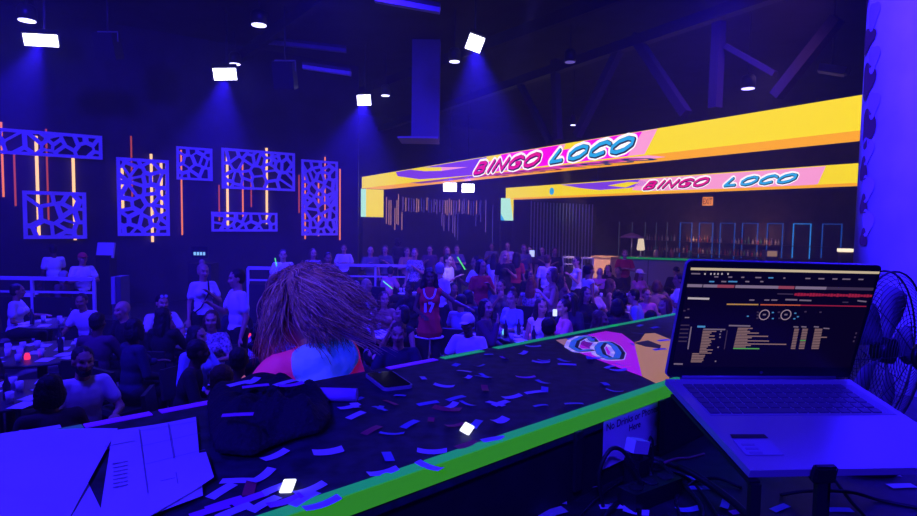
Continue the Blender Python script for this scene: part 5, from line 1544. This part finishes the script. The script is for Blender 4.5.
AUD = [
 # far left
 (26, 240, T1, 170, 'tee', 'w', 'short', 'k', 'm', 'broad person in white tee, back turned, behind the left rail'),
 (53, 244, T1, 200, 'tee', 'w', 'short', 'k', 'd', 'smaller person in white tee right of the broad one behind the left rail'),
 (82, 252, T3, 20, 'tee', 'w', 'short', 'r', 'm', 'person in red cap and white tee at the right end of the left rail', 'k', 'r'),
 (57, 270, S4, 60, 'long', 'd', 'bob', 'g', 'm', 'grey-haired sitter in dark violet just below the left rail'),
 (14, 283, S2, 70, 'tee', 'w', 'short', 'k', 'm', 'dark-haired sitter in white tee at the far left edge'),
 (68, 289, S4, -40, 'tee', 'w', 'short', 'k', 'm', 'dark-haired sitter in white leaning to the left table'),
 (99, 299, S1, -60, 'long', 'k', 'bald', 'k', 'l', 'bald sitter in black at the right of the left table'),
 (6, 311, S3, 30, 'long', 'k', 'long', 'k', 'm', 'long-haired sitter in black at the left edge of the picture'),
 (93, 309, S1, 150, 'long', 'd', 'short', 'k', 'd', 'sitter in dark violet seen from behind at the left table'),
 (80, 344, S1, 15, 'tee', 'w', 'short', 'k', 'l', 'bearded person in white shirt sitting close below the left wall', 'k', None, 1.0, 'beard'),
 (52, 377, S4, 190, 'long', 'd', 'bob', 'k', 'd', 'dark head and violet shoulders just over the bar edge, far left'),
 (203, 262, T2, 10, 'tee', 'w', 'bun', 'y', 'l', 'standing blonde person in white tee with a dark strap across'),
 (160, 293, S1, 20, 'tee', 'w', 'short', 'k', 'l', 'sitter in white tee with sunglasses pushed up on the head', 'k', None, None, 'sunglasses'),
 (181, 304, S3, 150, 'long', 'k', 'long', 'k', 'm', 'long dark-haired sitter in black seen from behind, left of the big-haired woman'),
 (237, 268, T1, -70, 'tee', 'w', 'short', 'k', 'l', 'standing person in white tee looking left, beside the big-haired woman'),
 (240, 296, S4, -30, 'tee', 'n', 'short', 'k', 'm', 'sitter in a dark cap with round pale badge', 'k', 'k'),
 (222, 312, S2, -20, 'tee', 'f', 'bob', 'b', 'l', 'sitter in patterned shirt below the dark-capped one'),
 (250, 313, S3, 20, 'tee', 'f', 'short', 'b', 'm', 'sitter in patterned shirt against the big hair'),
 (206, 322, S2, 40, 'long', 'b', 'bob', 'k', 'l', 'sitter in light blue at the table with pink glow'),
 (263, 328, S1, -150, 'tee', 'k', 'curly', 'k', 'm', 'curly dark-haired sitter in black tee with pale back lettering'),
 (190, 336, S4, 80, 'long', 'k', 'short', 'k', 'd', 'dark sitter bent over the glowing pink table light'),
 (240, 346, S1, 170, 'tee', 'k', 'short', 'k', 'd', 'sitter in black tee with two lines of pale back lettering'),
 (214, 368, S4, 160, 'long', 'n', 'short', 'b', 'm', 'navy-clad sitter just behind the heaped jacket'),
 (137, 318, S2, 120, 'long', 'n', 'bob', 'k', 'd', 'dark navy sitter in the gap left of the aisle chairs'),
 # behind the woman, at the rail
 (283, 249, T3, 0, 'tee', 'w', 'short', 'k', 'l', 'standing person in white with a green glow stick behind the big hair'),
 (313, 248, T2, 5, 'tee', 'f', 'bob', 'b', 'l', 'standing person in patterned dress right above the big hair'),
 (328, 252, T1, 20, 'tee', 'g', 'short', 'k', 'm', 'standing person in grey beside the patterned dress'),
 (344, 244, T3, 0, 'tee', 'w', 'short', 'b', 'l', 'arms-folded person in white behind the left end of the centre rail'),
 (371, 246, T1, 10, 'tee', 'g', 'bald', 'k', 'l', 'bald standing person in grey behind the centre rail'),
 (386, 245, T2, -15, 'tee', 'g', 'bob', 'b', 'l', 'brown-haired standing person in grey behind the centre rail'),
 (398, 239, T1, 180, 'long', 'k', 'curly', 'k', 'd', 'tall curly-haired person in black behind the centre rail'),
 (406, 247, T3, 20, 'tee', 't', 'short', 'b', 'l', 'standing person in tan right of the curly-haired one'),
 (415, 248, T2, -20, 'tee', 'f', 'short', 'r', 'l', 'standing red-haired person in patterned top at the right end of the centre rail'),
 (354, 280, S1, 30, 'tee', 'w', 'short', 'g', 'l', 'grey-haired sitter in white next to a blonde one'),
 (365, 278, S2, 60, 'tank', 't', 'long', 'y', 'l', 'blonde long-haired sitter right of the grey-haired one'),
 (387, 266, S4, 140, 'tee', 'p', 'short', 'k', 'm', 'person in pink tee, back turned, holding a mint glow stick'),
 (410, 281, S3, -20, 'long', 'k', 'short', 'k', 'd', 'dark sitter in black left of the red jersey'),
 (382, 296, S2, 0, 'tank', 't', 'long', 'b', 'l', 'smiling brown-haired sitter in tan behind the small table'),
 (371, 297, S3, 20, 'tank', 'l', 'long', 'y', 'l', 'blonde sitter in lilac beside the smiling one'),
 (360, 304, S2, 25, 'long', 'k', 'long', 'k', 'l', 'long dark-haired sitter in black right of the big hair'),
 (394, 303, S3, -40, 'tank', 'k', 'bob', 'k', 'l', 'bob-haired sitter behind the man in dark polo'),
 (399, 320, S1, -5, 'tee', 'n', 'short', 'b', 'l', 'man in dark navy polo sitting close behind the bar'),
 # centre
 (448, 254, T1, 60, 'tee', 'w', 'short', 'k', 'l', 'brightly lit person in white bending right of the red jersey'),
 (440, 262, T2, 150, 'tee', 'w', 'short', 'g', 'l', 'brightly lit white back just behind the red jersey'),
 (447, 246, T2, 10, 'tank', 't', 'bob', 'r', 'l', 'standing auburn-haired person behind the brightly lit ones'),
 (470, 255, T1, -60, 'tee', 'w', 'short', 'k', 'm', 'standing person in white tee and jeans holding a green glow stick', 'j'),
 (470, 312, S1, -20, 'tee', 'w', 'short', 'k', 'd', 'person in white cap and white tee sitting at the bar edge', 'k', 'w'),
 (468, 287, S3, 150, 'long', 'n', 'bob', 'k', 'm', 'navy-clad sitter behind the white cap'),
 (478, 294, S2, 160, 'tee', 'b', 'short', 'k', 'm', 'sitter in light blue half hidden by the navy one'),
 (484, 298, S3, 70, 'long', 'd', 'bob', 'k', 'l', 'dark-haired sitter in violet looking right, beside the white cap'),
 (486, 258, T2, 30, 'tee', 'r', 'bob', 'k', 'm', 'standing person in dark red between two white tees'),
 (494, 253, T4, 150, 'tee', 'w', 'long', 'k', 'm', 'long-haired person in white tee, back turned, jeans', 'j'),
 (492, 243, T1, 0, 'tee', 'g', 'short', 'k', 'm', 'standing grey-clad person at the back, centre'),
 (505, 250, T2, 10, 'tee', 'k', 'long', 'y', 'l', 'blonde standing person in black with a pale necklace'),
 (508, 242, T3, -10, 'tank', 'w', 'bob', 'b', 'l', 'standing person in white tank top at the back'),
 (520, 252, T2, 170, 'tee', 'r', 'long', 'k', 'l', 'long dark-haired person in red tee, back turned'),
 (524, 244, T1, 15, 'tee', 'g', 'short', 'b', 'l', 'grey-clad person behind the red tee'),
 (532, 246, T1, -10, 'tee', 'd', 'bob', 'k', 'l', 'standing person looking at a lit phone at the back'),
 (547, 254, T1, 170, 'tee', 'w', 'short', 'b', 'l', 'person in white tee, back turned, right of the red tee'),
 (514, 289, S2, -40, 'tee', 'b', 'bun', 'b', 'l', 'bun-haired sitter in light blue ruffled top at the bar edge'),
 (541, 297, S2, 10, 'tank', 'w', 'long', 'k', 'l', 'smiling dark-haired sitter in white strap top'),
 (548, 317, S1, 170, 'tee', 'k', 'short', 'k', 'm', 'dark round head seen from behind just over the green edge'),
 (567, 297, S2, -75, 'tee', 'p', 'bun', 'k', 'l', 'brightly lit sitter in pale pink looking left, hair up'),
 (585, 295, S3, -30, 'long', 'n', 'long', 'k', 'l', 'long-haired sitter in navy right of the pale pink one'),
 (536, 278, S1, 165, 'tank', 's', 'long', 'r', 'l', 'auburn long-haired sitter in striped top, back turned'),
 (560, 273, S3, 150, 'tank', 'd', 'long', 'k', 'l', 'long dark-haired sitter in violet, back turned, centre right'),
 (574, 285, S2, 20, 'long', 'k', 'long', 'k', 'l', 'pale-faced sitter in black among the centre right tables'),
 (566, 266, T2, -80, 'tank', 't', 'bob', 'b', 'l', 'tan-clad person right of the white tee back'),
 (580, 256, T2, -70, 'tank', 'w', 'short', 'k', 'l', 'person in white tank top looking left before the slats'),
 (583, 270, S4, -60, 'tee', 'b', 'short', 'k', 'm', 'light blue sitter bent forward before the slats'),
 (589, 264, T2, 120, 'tank', 'w', 'short', 'k', 'm', 'white strap-top person right of the white tank, back turned'),
 # right
 (602, 267, S1, 170, 'tee', 'p', 'bald', 'k', 'l', 'bald person in pink tee, back turned, below the tan counter'),
 (608, 264, S3, 20, 'long', 'k', 'long', 'k', 'l', 'long black-haired person before the tan counter'),
 (619, 267, S1, -20, 'long', 'k', 'short', 'k', 'm', 'dark-clad person right of the long black hair'),
 (625, 249, T3, 10, 'tee', 'r', 'short', 'b', 'l', 'person in red tee standing at the left end of the drinks bar'),
 (637, 268, S2, 30, 'tank', 'p', 'long', 'b', 'l', 'person in pink strap dress with a white cap', 'k', 'w'),
 (629, 283, S4, -100, 'tee', 'b', 'short', 'k', 'l', 'dark-haired sitter in light blue tee looking left'),
 (638, 284, S2, 10, 'tank', 'p', 'short', 'b', 'l', 'sitter in pale pink behind the light blue tee'),
 (652, 281, S1, 150, 'tank', 't', 'bob', 'b', 'm', 'brown-haired sitter in tan, back turned, right side'),
 (664, 271, T2, -90, 'tee', 'w', 'short', 'k', 'm', 'person in white tee looking left, near the laptop edge', 'k', None, .93),
 (676, 266, S1, 10, 'long', 'k', 'short', 'k', 'm', 'person in dark cap right of the white tee', 'k', 'k'),
 (675, 283, S3, 30, 'tee', 'r', 'short', 'k', 'm', 'sitter in red beside the laptop edge'),
 (659, 299, S2, -60, 'tank', 't', 'bob', 'r', 'l', 'pale sitter in tan looking left above the bar tape'),
 (669, 302, S1, 160, 'long', 'd', 'bob', 'k', 'm', 'dark violet sitter right above the bar tape by the laptop'),
 (605, 297, S1, 170, 'long', 'k', 'bob', 'k', 'd', 'black-clad sitter, back turned, above the long green strip'),
 (624, 298, S1, 150, 'tank', 'k', 'curly', 'k', 'm', 'curly-haired sitter, back turned, above the tape'),
 (643, 304, S1, 165, 'long', 'n', 'short', 'k', 'd', 'navy sitter, back turned, right of the curly one'),
 (597, 283, S2, 40, 'tee', 'l', 'short', 'b', 'l', 'sitter in lilac left of the bottle table'),
 (552, 286, S3, -20, 'tee', 'd', 'long', 'b', 'l', 'brown-haired sitter in violet behind the white strap top'),
 (526, 268, S2, 30, 'tee', 'k', 'bob', 'k', 'm', 'dark sitter between the red tee and the striped top'),
 (501, 279, S3, 0, 'tee', 'g', 'short', 'k', 'l', 'grey-clad sitter behind the light blue ruffled top'),
 (457, 280, S1, 20, 'tank', 'd', 'bob', 'k', 'm', 'violet-clad sitter below the bright white pair'),
 (593, 305, S2, 60, 'tank', 'n', 'long', 'b', 'm', 'navy long-haired sitter right behind the long green strip'),
 (614, 280, S2, 100, 'tank', 't', 'long', 'b', 'l', 'tan-armed sitter leaning on the bottle table'),
 (430, 245, T1, 0, 'tee', 'd', 'short', 'k', 'l', 'dark-clad standing person behind the red jersey head'),
 (457, 245, T3, 0, 'tee', 'g', 'short', 'b', 'l', 'grey-clad person standing left of the glow stick'),
 (555, 247, T1, 20, 'tee', 'k', 'short', 'k', 'm', 'black-clad person standing at the back before the slats'),
 (541, 246, T2, -20, 'tee', 'd', 'long', 'k', 'l', 'long-haired violet-clad person standing at the back'),
]
TABLES = [(42, 352, 1.5), (10, 394, 1.1), (60, 322, 1.1), (216, 342, 1.1), (260, 376, 1.0), (383, 333, .9), (415, 293, .8), (497, 333, .8), (528, 338, .8), (527, 301, .8), (612, 298, 1.2), (560, 308, .9), (640, 312, .9), (470, 303, .9)]
_d = []
for _x, _y, _s in TABLES:
    _q = atz(_x, _y, .75); _d.append((_q.x, _q.y, .5 * _s))
_q = atz(430, 267, 1.72); _d.append((_q.x, _q.y, .1))
for _x, _y in ((35, 291), (616, 312)):
    _q = atz(_x, _y, .82); _d.append((_q.x, _q.y, .32))
spread(AUD, _d)
PEO = [person(*a) for a in AUD]
def by(lbl): return next(o for o in PEO if lbl in o['label'])
# dark strap of the standing blonde
def local_part(o, mb, name, m):
    return mb.build(name, m, o)
b = by('standing blonde'); J = POSES[T2]['J']
local_part(b, MB().tube([J['shL'] + Vector((-.06, .07, .06)), J['shL'] + Vector((-.08, -.05, .075)), J['chest'] + Vector((.05, -.165, .02)), J['waist'] + Vector((-.06, -.15, -.02)), J['pel'] + Vector((-.15, -.10, .03))], .012, 6), 'strap', M_rubber)
b = by('round pale badge'); J = POSES[S4]['J']
M4 = J['HM'].to_4x4(); M4.translation = J['head']
c = MB().lathe([(.014, 0), (.022, 0), (.022, .006), (.014, .006)], (0, -.088, .062), 16, Matrix.Rotation(1.35, 3, 'X')).build('badge', CLO['w'], b); c.matrix_local = M4
# unreadable pale back lettering on two black tees: brush strokes of the print
def back_print(o, pose, rows):
    J = POSES[pose]['J']; mb = MB(); r_ = random.Random(rows)
    for k in range(rows):
        x = -.12
        while x < .12:
            z = J['chest'].z + .04 - k * .07
            a = r_.uniform(-.02, .02)
            mb.beam((x, .128 + .10 * (J['chest'].y), z - .02), (x + .012 + a, .128, z + .022), .008, .006); x += .026
    return mb.build('print', mat('tee_print', (.6, .6, .62), .8), o)
back_print(by('curly dark-haired sitter in black tee'), S1, 1)
back_print(by('two lines of pale'), S1, 2)

# performer in the red basketball jersey
J = skeleton(False, True, 'wide', 'lap', 0)
bm_ = body_mesh(J, SKIN['d'], .05, .06, .009, .009)
p = atz(430, 267, J['head'].z + .15); 
perf = link('person', bm_); perf.location = (p.x, p.y, 0); perf.rotation_euler = (0, 0, -math.atan2(p.x, p.y))
tag(perf, 'performer in red jersey dress with white trim, standing amid the tables', 'person')
jm = MB(); torso(jm, J, .022)
jm.cap(J['pel'] + Vector((0, 0, .04)), J['pel'] + Vector((0, 0, -.16)), .165, .20)
jme = union_mesh('jersey', jm, .011, mat('jersey_red', (.75, .03, .05), .8), 3)
zz = J['pel'].z - .25
for v in jme.vertices:
    if v.co.z < zz: v.co.z = zz
link('jersey', jme, perf)
from mathutils.bvhtree import BVHTree
jt = BVHTree.FromPolygons([v.co.copy() for v in jme.vertices], [tuple(q.vertices) for q in jme.polygons])
def on_front(x, z):
    h = jt.ray_cast(Vector((x, -1, z)), Vector((0, 1, 0)))
    return Vector((x, (h[0].y if h[0] else -.05) - .003, z))
MB().tube([Vector((.205 * math.cos(2*PI*k/28), .155 * math.sin(2*PI*k/28), zz + .004)) for k in range(29)], .016, 8, False).build('hem_trim', CLO['w'], perf)
zc_ = J['collar'].z
MB().tube([on_front(.088 * math.sin(t_), zc_ + .02 - .14 * max(0, math.cos(t_))) for t_ in [PI * (k - 10) / 20 for k in range(21)]], .0135, 8).build('neck_trim', CLO['w'], perf)
PJ = Plane((0, J['chest'].y - .150, J['chest'].z - .13), (1, 0, 0))
fit_text('17', PJ, (-.07, -.03, .07, .11), 0, CLO['w'], perf, 'number', offset=.05, shear=0)
HMx = J['HM'].to_4x4(); HMx.translation = J['head']
hl = MB(); hl.ell((0, .026, .045), (.092, .10, .095)); hl.ell((0, .06, -.10), (.12, .06, .20)); hl.ell((0, .08, -.25), (.14, .055, .18))
for s in (1, -1): hl.cap((s * .078, -.01, .03), (s * .12, .0, -.28), .035, .05)
hme = union_mesh('hair', hl, .012, HAIR['k'], 1)
for v in hme.vertices:
    if v.co.y < -.035 and v.co.z < .062 and abs(v.co.x) < .062: v.co.y = -.03
c = link('hair', wob(hme, .004, 80), perf); c.matrix_local = HMx
link('trousers', legs_mesh(J, CLO['k']), perf)
for sh in shoes_mesh(J): link('shoe', sh, perf)

# ------------------------------------------------------------------ the woman at the bar, hair flying
J = skeleton(False, True, 'table', 'down', .06)
wm = body_mesh(J, SKIN['l'], .0, .12, .0075, .0088)
WROT = math.radians(-128)
wl = at(317, 300, 2.02); S_ = (at(292, 270, 2.02).z - .6) / (J['head'].z + .115)
wom = link('person', wm); wom.location = (wl.x, wl.y, .601); wom.scale = (S_, S_, S_)
wom.rotation_euler = (0, 0, WROT)
tag(wom, 'woman with big wind-blown brown hair in pink and blue top at the bar', 'person')
M_top = mat('fluorescent_blue_top', (.30, .62, .95), .75, emit=srgb(16, 64, 200), es=.22, bump=.4, nscale=14)
M_pinkv = mat('fluorescent_pink_vest', (.9, .10, .35), .7, emit=srgb(200, 18, 90), es=.20)
pm = shirt_mesh(J, M_pinkv, sleeve=.7, g=.014, voxel=.009)
link('shirt', wob(pm, .0035, 38), wom)
bm2 = MB(); shl, ell_ = J['shL'], J['elL']
bm2.cap(J['shR'] + Vector((.05, .035, .008)), shl + Vector((-.07, .045, .006)), .062)
bm2.ell(J['chest'] + Vector((.025, .065, -.02)), (.120, .075, .19)); bm2.ell(J['waist'] + Vector((.03, .055, .0)), (.105, .078, .18)); bm2.cap(J['collar'] + Vector((.06, .05, -.02)), J['collar'] + Vector((-.06, .06, -.02)), .06)
link('blue_panel', wob(union_mesh('blue_panel', bm2, .009, M_top, 3), .004, 45), wom)
for k in range(3):
    d_ = Vector((.072, .030 - .045 * k, 0))
    a_ = shl.lerp(ell_, .10) + d_; b_ = shl.lerp(ell_, .62) + d_ * .98 + Vector((0, -.02, 0))
    MB().beam(a_, b_, .010, .006).build('yellow_stripe', mat('stripe_yellow', (.9, .6, .2), .5, emit=srgb(230, 120, 70), es=.3), wom)
link('trousers', legs_mesh(J, CLO['k']), wom)
for sh in shoes_mesh(J): link('shoe', sh, wom)
# hair: a full mane of fine wavy strands blown to the picture's right
hr = MB(); rr = random.Random(9)
hc_ = Vector((wl.x - .030, wl.y, .601)) + Matrix.Rotation(WROT, 3, 'Z') @ (J['head'] * S_)
Rv, Up = Vector((1, .12, 0)), Vector((0, 0, 1))
def strand(sv, L_, sweep, drop, puff, r0, ph, amp):
    pts = []; rad = []; n = 11
    for i in range(n):
        t_ = i / (n - 1)
        p = sv * (1 + puff * math.sin(min(1, t_ * 1.5) * PI / 2)) + Rv * sweep * t_ ** 1.5 * L_ - Up * drop * t_ ** 1.25 * L_
        p += Vector((math.sin(t_ * 7 + ph), math.cos(t_ * 6 + ph * 1.3), .6 * math.sin(t_ * 8 + ph * .7))) * amp * t_
        pts.append(p); rad.append(r0 * (1.0 - .6 * t_ ** 2) * (.6 + .4 * min(1, t_ * 5)))
    return pts, rad
GV = [(rr.uniform(0, 6.28), rr.uniform(.15, .245), rr.uniform(.0, .95), rr.uniform(.7, 1.1)) for _ in range(70)]
for k in range(2600):
    th = rr.uniform(0, 2 * PI); cz_ = rr.uniform(-.5, 1); ph = math.acos(cz_)
    d = Vector((math.sin(ph) * math.cos(th), math.sin(ph) * math.sin(th), cz_))
    sv = Vector((d.x * .082, d.y * .098, d.z * .095 + .03))
    g_ = GV[int((th / 6.2832) * 35) % 35 + (35 if cz_ > .3 else 0)]              # locks move together
    side = d.x
    L_ = g_[1] * rr.uniform(.75, 1.1)
    sweep = (.15 + g_[2] * .85 if side > -.15 else -.10 + g_[2] * .25) + rr.uniform(-.12, .12)
    drop = g_[3] - max(0, sweep) * .28
    pts, rad = strand(sv, L_, sweep, drop, rr.uniform(.22, .52), rr.uniform(.0011, .0021), g_[0] + rr.uniform(-.22, .22), rr.uniform(.009, .017))
    hr.mi = 0 if rr.random() < .55 else (1 if rr.random() < .6 else 2)
    hr.tube([p * S_ + hc_ for p in pts], rad, 4)
hr.mi = 0
hr.ell(hc_ + Vector((0, 0, .03)), (.090 * S_, .104 * S_, .100 * S_)); hr.ell(hc_ + Vector((.02, .0, -.05)), (.098 * S_, .085 * S_, .11 * S_))
hm = hr.mesh('hair', [mat('mane_brown', (.34, .20, .17), .5), mat('mane_mid', (.5, .33, .29), .5), mat('mane_light', (.75, .55, .48), .5)])
hm.transform((Matrix.Translation(wom.location) @ Matrix.Rotation(WROT, 4, 'Z') @ Matrix.Scale(S_, 4)).inverted())
link('hair', hm, wom)

# ------------------------------------------------------------------ tables with cups, bottles, bingo sheets
M_tbl = mat('table_dark', (.06, .06, .07), .4)
def table_proto(r=.5):
    t = thing('club_table', 'x', 'table', (0, 0, -50))
    MB().lathe([(r - .01, .72), (r, .725), (r, .745), (r - .01, .75)], seg=32).build('table_top', M_tbl, t)
    MB().lathe([(.04, .02), (.035, .72)], seg=14).build('column', M_steel, t)
    MB().lathe([(.28, 0), (.28, .012), (.05, .03)], seg=24).build('foot', M_steel, t)
    return t
TB0 = table_proto(); TBF = [True]
cup = MB().lathe([(.028, 0), (.036, .10), (.033, .10), (.026, .006)], seg=12).mesh('cup', mat('cup_white', (.7, .7, .74), .4))
btl = MB().lathe([(.03, 0), (.032, .14), (.012, .19), (.012, .24)], seg=12).mesh('bottle', mat('table_bottle', (.05, .06, .06), .2))
shm = MB().box((0, 0, .0012), (.15, .21, .001)).mesh('bingo_sheet', mat('bingo_paper', (.72, .70, .76), .7))
M_glowp = glow('glow_pink', (255, 50, 110), 1.2); M_glowg = glow('glow_mint', (120, 255, 190), 1.1); M_glowa = glow('glow_amber', (255, 190, 110), 1.4); M_glowc = glow('glow_cyan', (110, 210, 255), 1.2)
def table(px, py, where, n_sheet, n_cup, n_btl, sx=1.0, light=None):
    p = atz(px, py, .75); r_ = random.Random(where)
    lab = 'dark round table ' + where
    if TBF[0]: t = TB0; t.location = (p.x, p.y, 0); t['label'] = lab; t['group'] = 'tables on the club floor'; TBF[0] = False
    else: t = dup(TB0, (p.x, p.y, 0), 0, lab)
    t.scale = (sx, sx, 1)
    used = []
    def spot(rad):
        for _ in range(60):
            a, d = r_.uniform(0, 2 * PI), .5 * sx * math.sqrt(r_.uniform(0, .8))
            q = Vector((p.x + d * math.cos(a), p.y + d * math.sin(a)))
            if all((q - u).length > rad + s for u, s in used): used.append((q, rad)); return q
        return None
    for me, nm, nn, rad in ((cup, 'cup', n_cup, .04), (btl, 'bottle', n_btl, .035), (shm, 'bingo_sheet', n_sheet, .105)):
        for k in range(nn):
            q = spot(rad)
            if q is None: continue
            o = link(nm, me); o.location = (q.x, q.y, .7505); o.rotation_euler = (0, 0, r_.uniform(-.6, .6))
            word_ = {'cup': 'white cup', 'bottle': 'dark bottle', 'bingo_sheet': 'pale bingo sheet'}[nm]
            tag(o, '%s %s on the table %s' % (nth(k), word_, where), nm.replace('_', ' '), word_ + 's on the club tables')
    if light:
        q = spot(.05)
        if q is None: q = Vector((p.x, p.y))
        o = MB().lathe([(.03, 0), (.034, .03), (.022, .075)], seg=14).build('table_light', light[0]); o.location = (q.x, q.y, .7505)
        tag(o, light[1] + ' on the table ' + where, 'light')
table(42, 352, 'nearest the left edge, crowded with papers', 16, 14, 4, 1.5, (M_glowp, 'pink glowing table light'))
table(10, 394, 'at the very left edge behind the dark head', 12, 9, 3, 1.1)
table(60, 322, 'before the left rail sitters', 5, 5, 3, 1.1)
table(216, 342, 'left of the big-haired woman', 6, 5, 3, 1.1, (M_glowp, 'pink glowing light'))
table(260, 376, 'just behind the big-haired woman', 6, 3, 2, 1.0)
table(383, 333, 'small, in front of the smiling sitter', 6, 5, 2, .9)
table(415, 293, 'left of the bright white pair', 3, 3, 2, .8)
table(497, 333, 'before the light blue ruffled top', 3, 3, 3, .8, (M_glowc, 'cyan glowing light'))
table(528, 338, 'before the white strap top', 4, 3, 2, .8, (glow('glow_violet', (190, 80, 255), 1.2), 'violet glowing light'))
table(527, 301, 'behind the light blue ruffled top', 3, 3, 2, .8, (M_glowa, 'amber glowing candle'))
table(612, 298, 'below the bald pink-tee person', 4, 4, 3, 1.2, (M_glowg, 'mint glowing light'))
table(560, 308, 'behind the pale pink sitter', 3, 3, 2, .9)
table(640, 312, 'above the right bar tape', 3, 3, 2, .9)
table(470, 303, 'behind the navy sitter', 3, 3, 2, .9)

# pale lounge chairs with curved backs
def lounge(px, py, rz, label):
    q = atz(px, py, .82)
    t = thing('lounge_chair', label, 'chair', (q.x, q.y, 0), rz)
    mb = MB(); R1_, R2_ = .31, .27; pr = []
    for k in range(15):
        a = math.radians(-20 + 220 * k / 14); zt = .60 + .22 * math.sin(math.radians(180 * k / 14))
        pr.append([mb.bm.verts.new((r_ * math.cos(a), r_ * math.sin(a), z_)) for r_, z_ in ((R1_, .30), (R1_, zt), (R2_, zt), (R2_, .30))])
    for p_, q_ in zip(pr, pr[1:]):
        for i in range(4): mb.face([p_[i], q_[i], q_[(i + 1) % 4], p_[(i + 1) % 4]], i % 2 == 0)
    mb.face(pr[0]); mb.face(pr[-1][::-1])
    mb.build('backrest', mat('lounge_shell', (.75, .75, .78), .4), t)
    MB().lathe([(.26, .34), (.27, .37), (.27, .42), (.25, .45)], seg=24).build('seat', mat('lounge_seat', (.5, .5, .55), .7), t)
    MB().lathe([(.03, .02), (.03, .35)], seg=12).build('stem', M_steel, t)
    MB().lathe([(.24, 0), (.24, .015), (.04, .03)], seg=24).build('foot', M_steel, t)
lounge(35, 291, math.radians(190), 'pale lounge chair with curved back at the far left, below the guard rail')
lounge(616, 312, math.radians(185), 'pale lounge chair with curved back above the right bar tape')
# held glow sticks and phones, each a thing of its own
def stick(px, py, Y, d, L_, m, label, name='glow_stick', cat='glow stick', r=.012):
    a = at(px, py, Y); d = Vector(d).normalized() * L_
    o = MB().tube([a, a + d], r, 8).build(name, m); centre(o); tag(o, label, cat)
def dist(lbl): return by(lbl).location.y
stick(383, 281, dist('mint glow stick') - .3, (.8, -.2, -.6), .30, M_glowg, 'mint glow stick held by the pink-tee person')
stick(457.5, 257, dist('white tee and jeans holding') - .3, (.5, 0, -.8), .28, glow('glow_green', (90, 240, 120), 1.1), 'green glow stick held up by the person in white tee and jeans')
stick(275, 258, dist('green glow stick behind') - .3, (.2, 0, -1), .18, glow('glow_green', (90, 240, 120), 1.1), 'green glow stick just above the big hair')
stick(555, 309.5, dist('brightly lit sitter in pale pink') - .25, (0, 0, -1), .09, glow('glow_white', (190, 200, 255), 1.6), 'white glowing light stick before the pale pink sitter', r=.03)
stick(454, 286, dist('brightly lit person in white bending') - .6, (-.05, 0, -1), .55, glow('glow_rose', (230, 60, 170), 1.1), 'pink glow baton hanging between the bright white pair', r=.012)
o = MB().box(at(532, 253.5, dist('lit phone') - .35), (.15, .012, .2)).build('held_phone', glow('phone_lit', (180, 190, 255), 1.3)); centre(o)
tag(o, 'lit phone held by the person at the back before the slats', 'phone')
o = MB().box(at(637, 263.5, dist('pink strap dress') - .1), (.01, .01, .01)).build('x', M_white); bpy.data.objects.remove(o)
# spotlights that pick out people in the crowd
q = by('brightly lit person in white bending').location
lamp('SPOT', 'follow_spot', (q.x + 1.5, q.y - 3.5, 6.4), (q.x, q.y, 1.2), 2600, (.16, .11, 1), .1, 14, .5)
q = by('brightly lit sitter in pale pink').location
lamp('SPOT', 'follow_spot', (q.x - 3.0, q.y - 2.5, 6.2), (q.x, q.y, 1.05), 700, (.2, .05, 1), .1, 12, .6)
# paper litter on the dark floor aisle: countless scraps
lit = MB(); rr = random.Random(31)
for k in range(420):
    a = atz(rr.uniform(120, 215), rr.uniform(325, 420), 0.004)
    an = rr.uniform(0, PI); dx, dy = math.cos(an), math.sin(an); l_, w_ = rr.uniform(.03, .07), rr.uniform(.012, .03)
    lit.poly([a + Vector((dx * i * l_ - dy * j * w_, dy * i * l_ + dx * j * w_, rr.uniform(0, .01))) for i, j in ((-1, -1), (1, -1), (1, 1), (-1, 1))])
o = lit.build('litter', mat('litter_paper', (.5, .5, .6), .7)); tag(o, 'countless paper scraps littering the dark floor left of the big-haired woman', 'litter', kind='stuff')
# each scrap of confetti is told apart by its place in its own row
rows = {}
for o in list(COL.objects):
    if o.get('category') == 'confetti' and 'strip' in o['label']: rows.setdefault(o['label'], []).append(o)
for lab, os__ in rows.items():
    os__.sort(key=lambda o: o.location.x / o.location.y)
    for k, o in enumerate(os__):
        if len(os__) > 1: o['label'] = nth(k) + ' ' + lab.replace('paper confetti strip lying', 'confetti strip from the left')
bpy.context.view_layer.update()
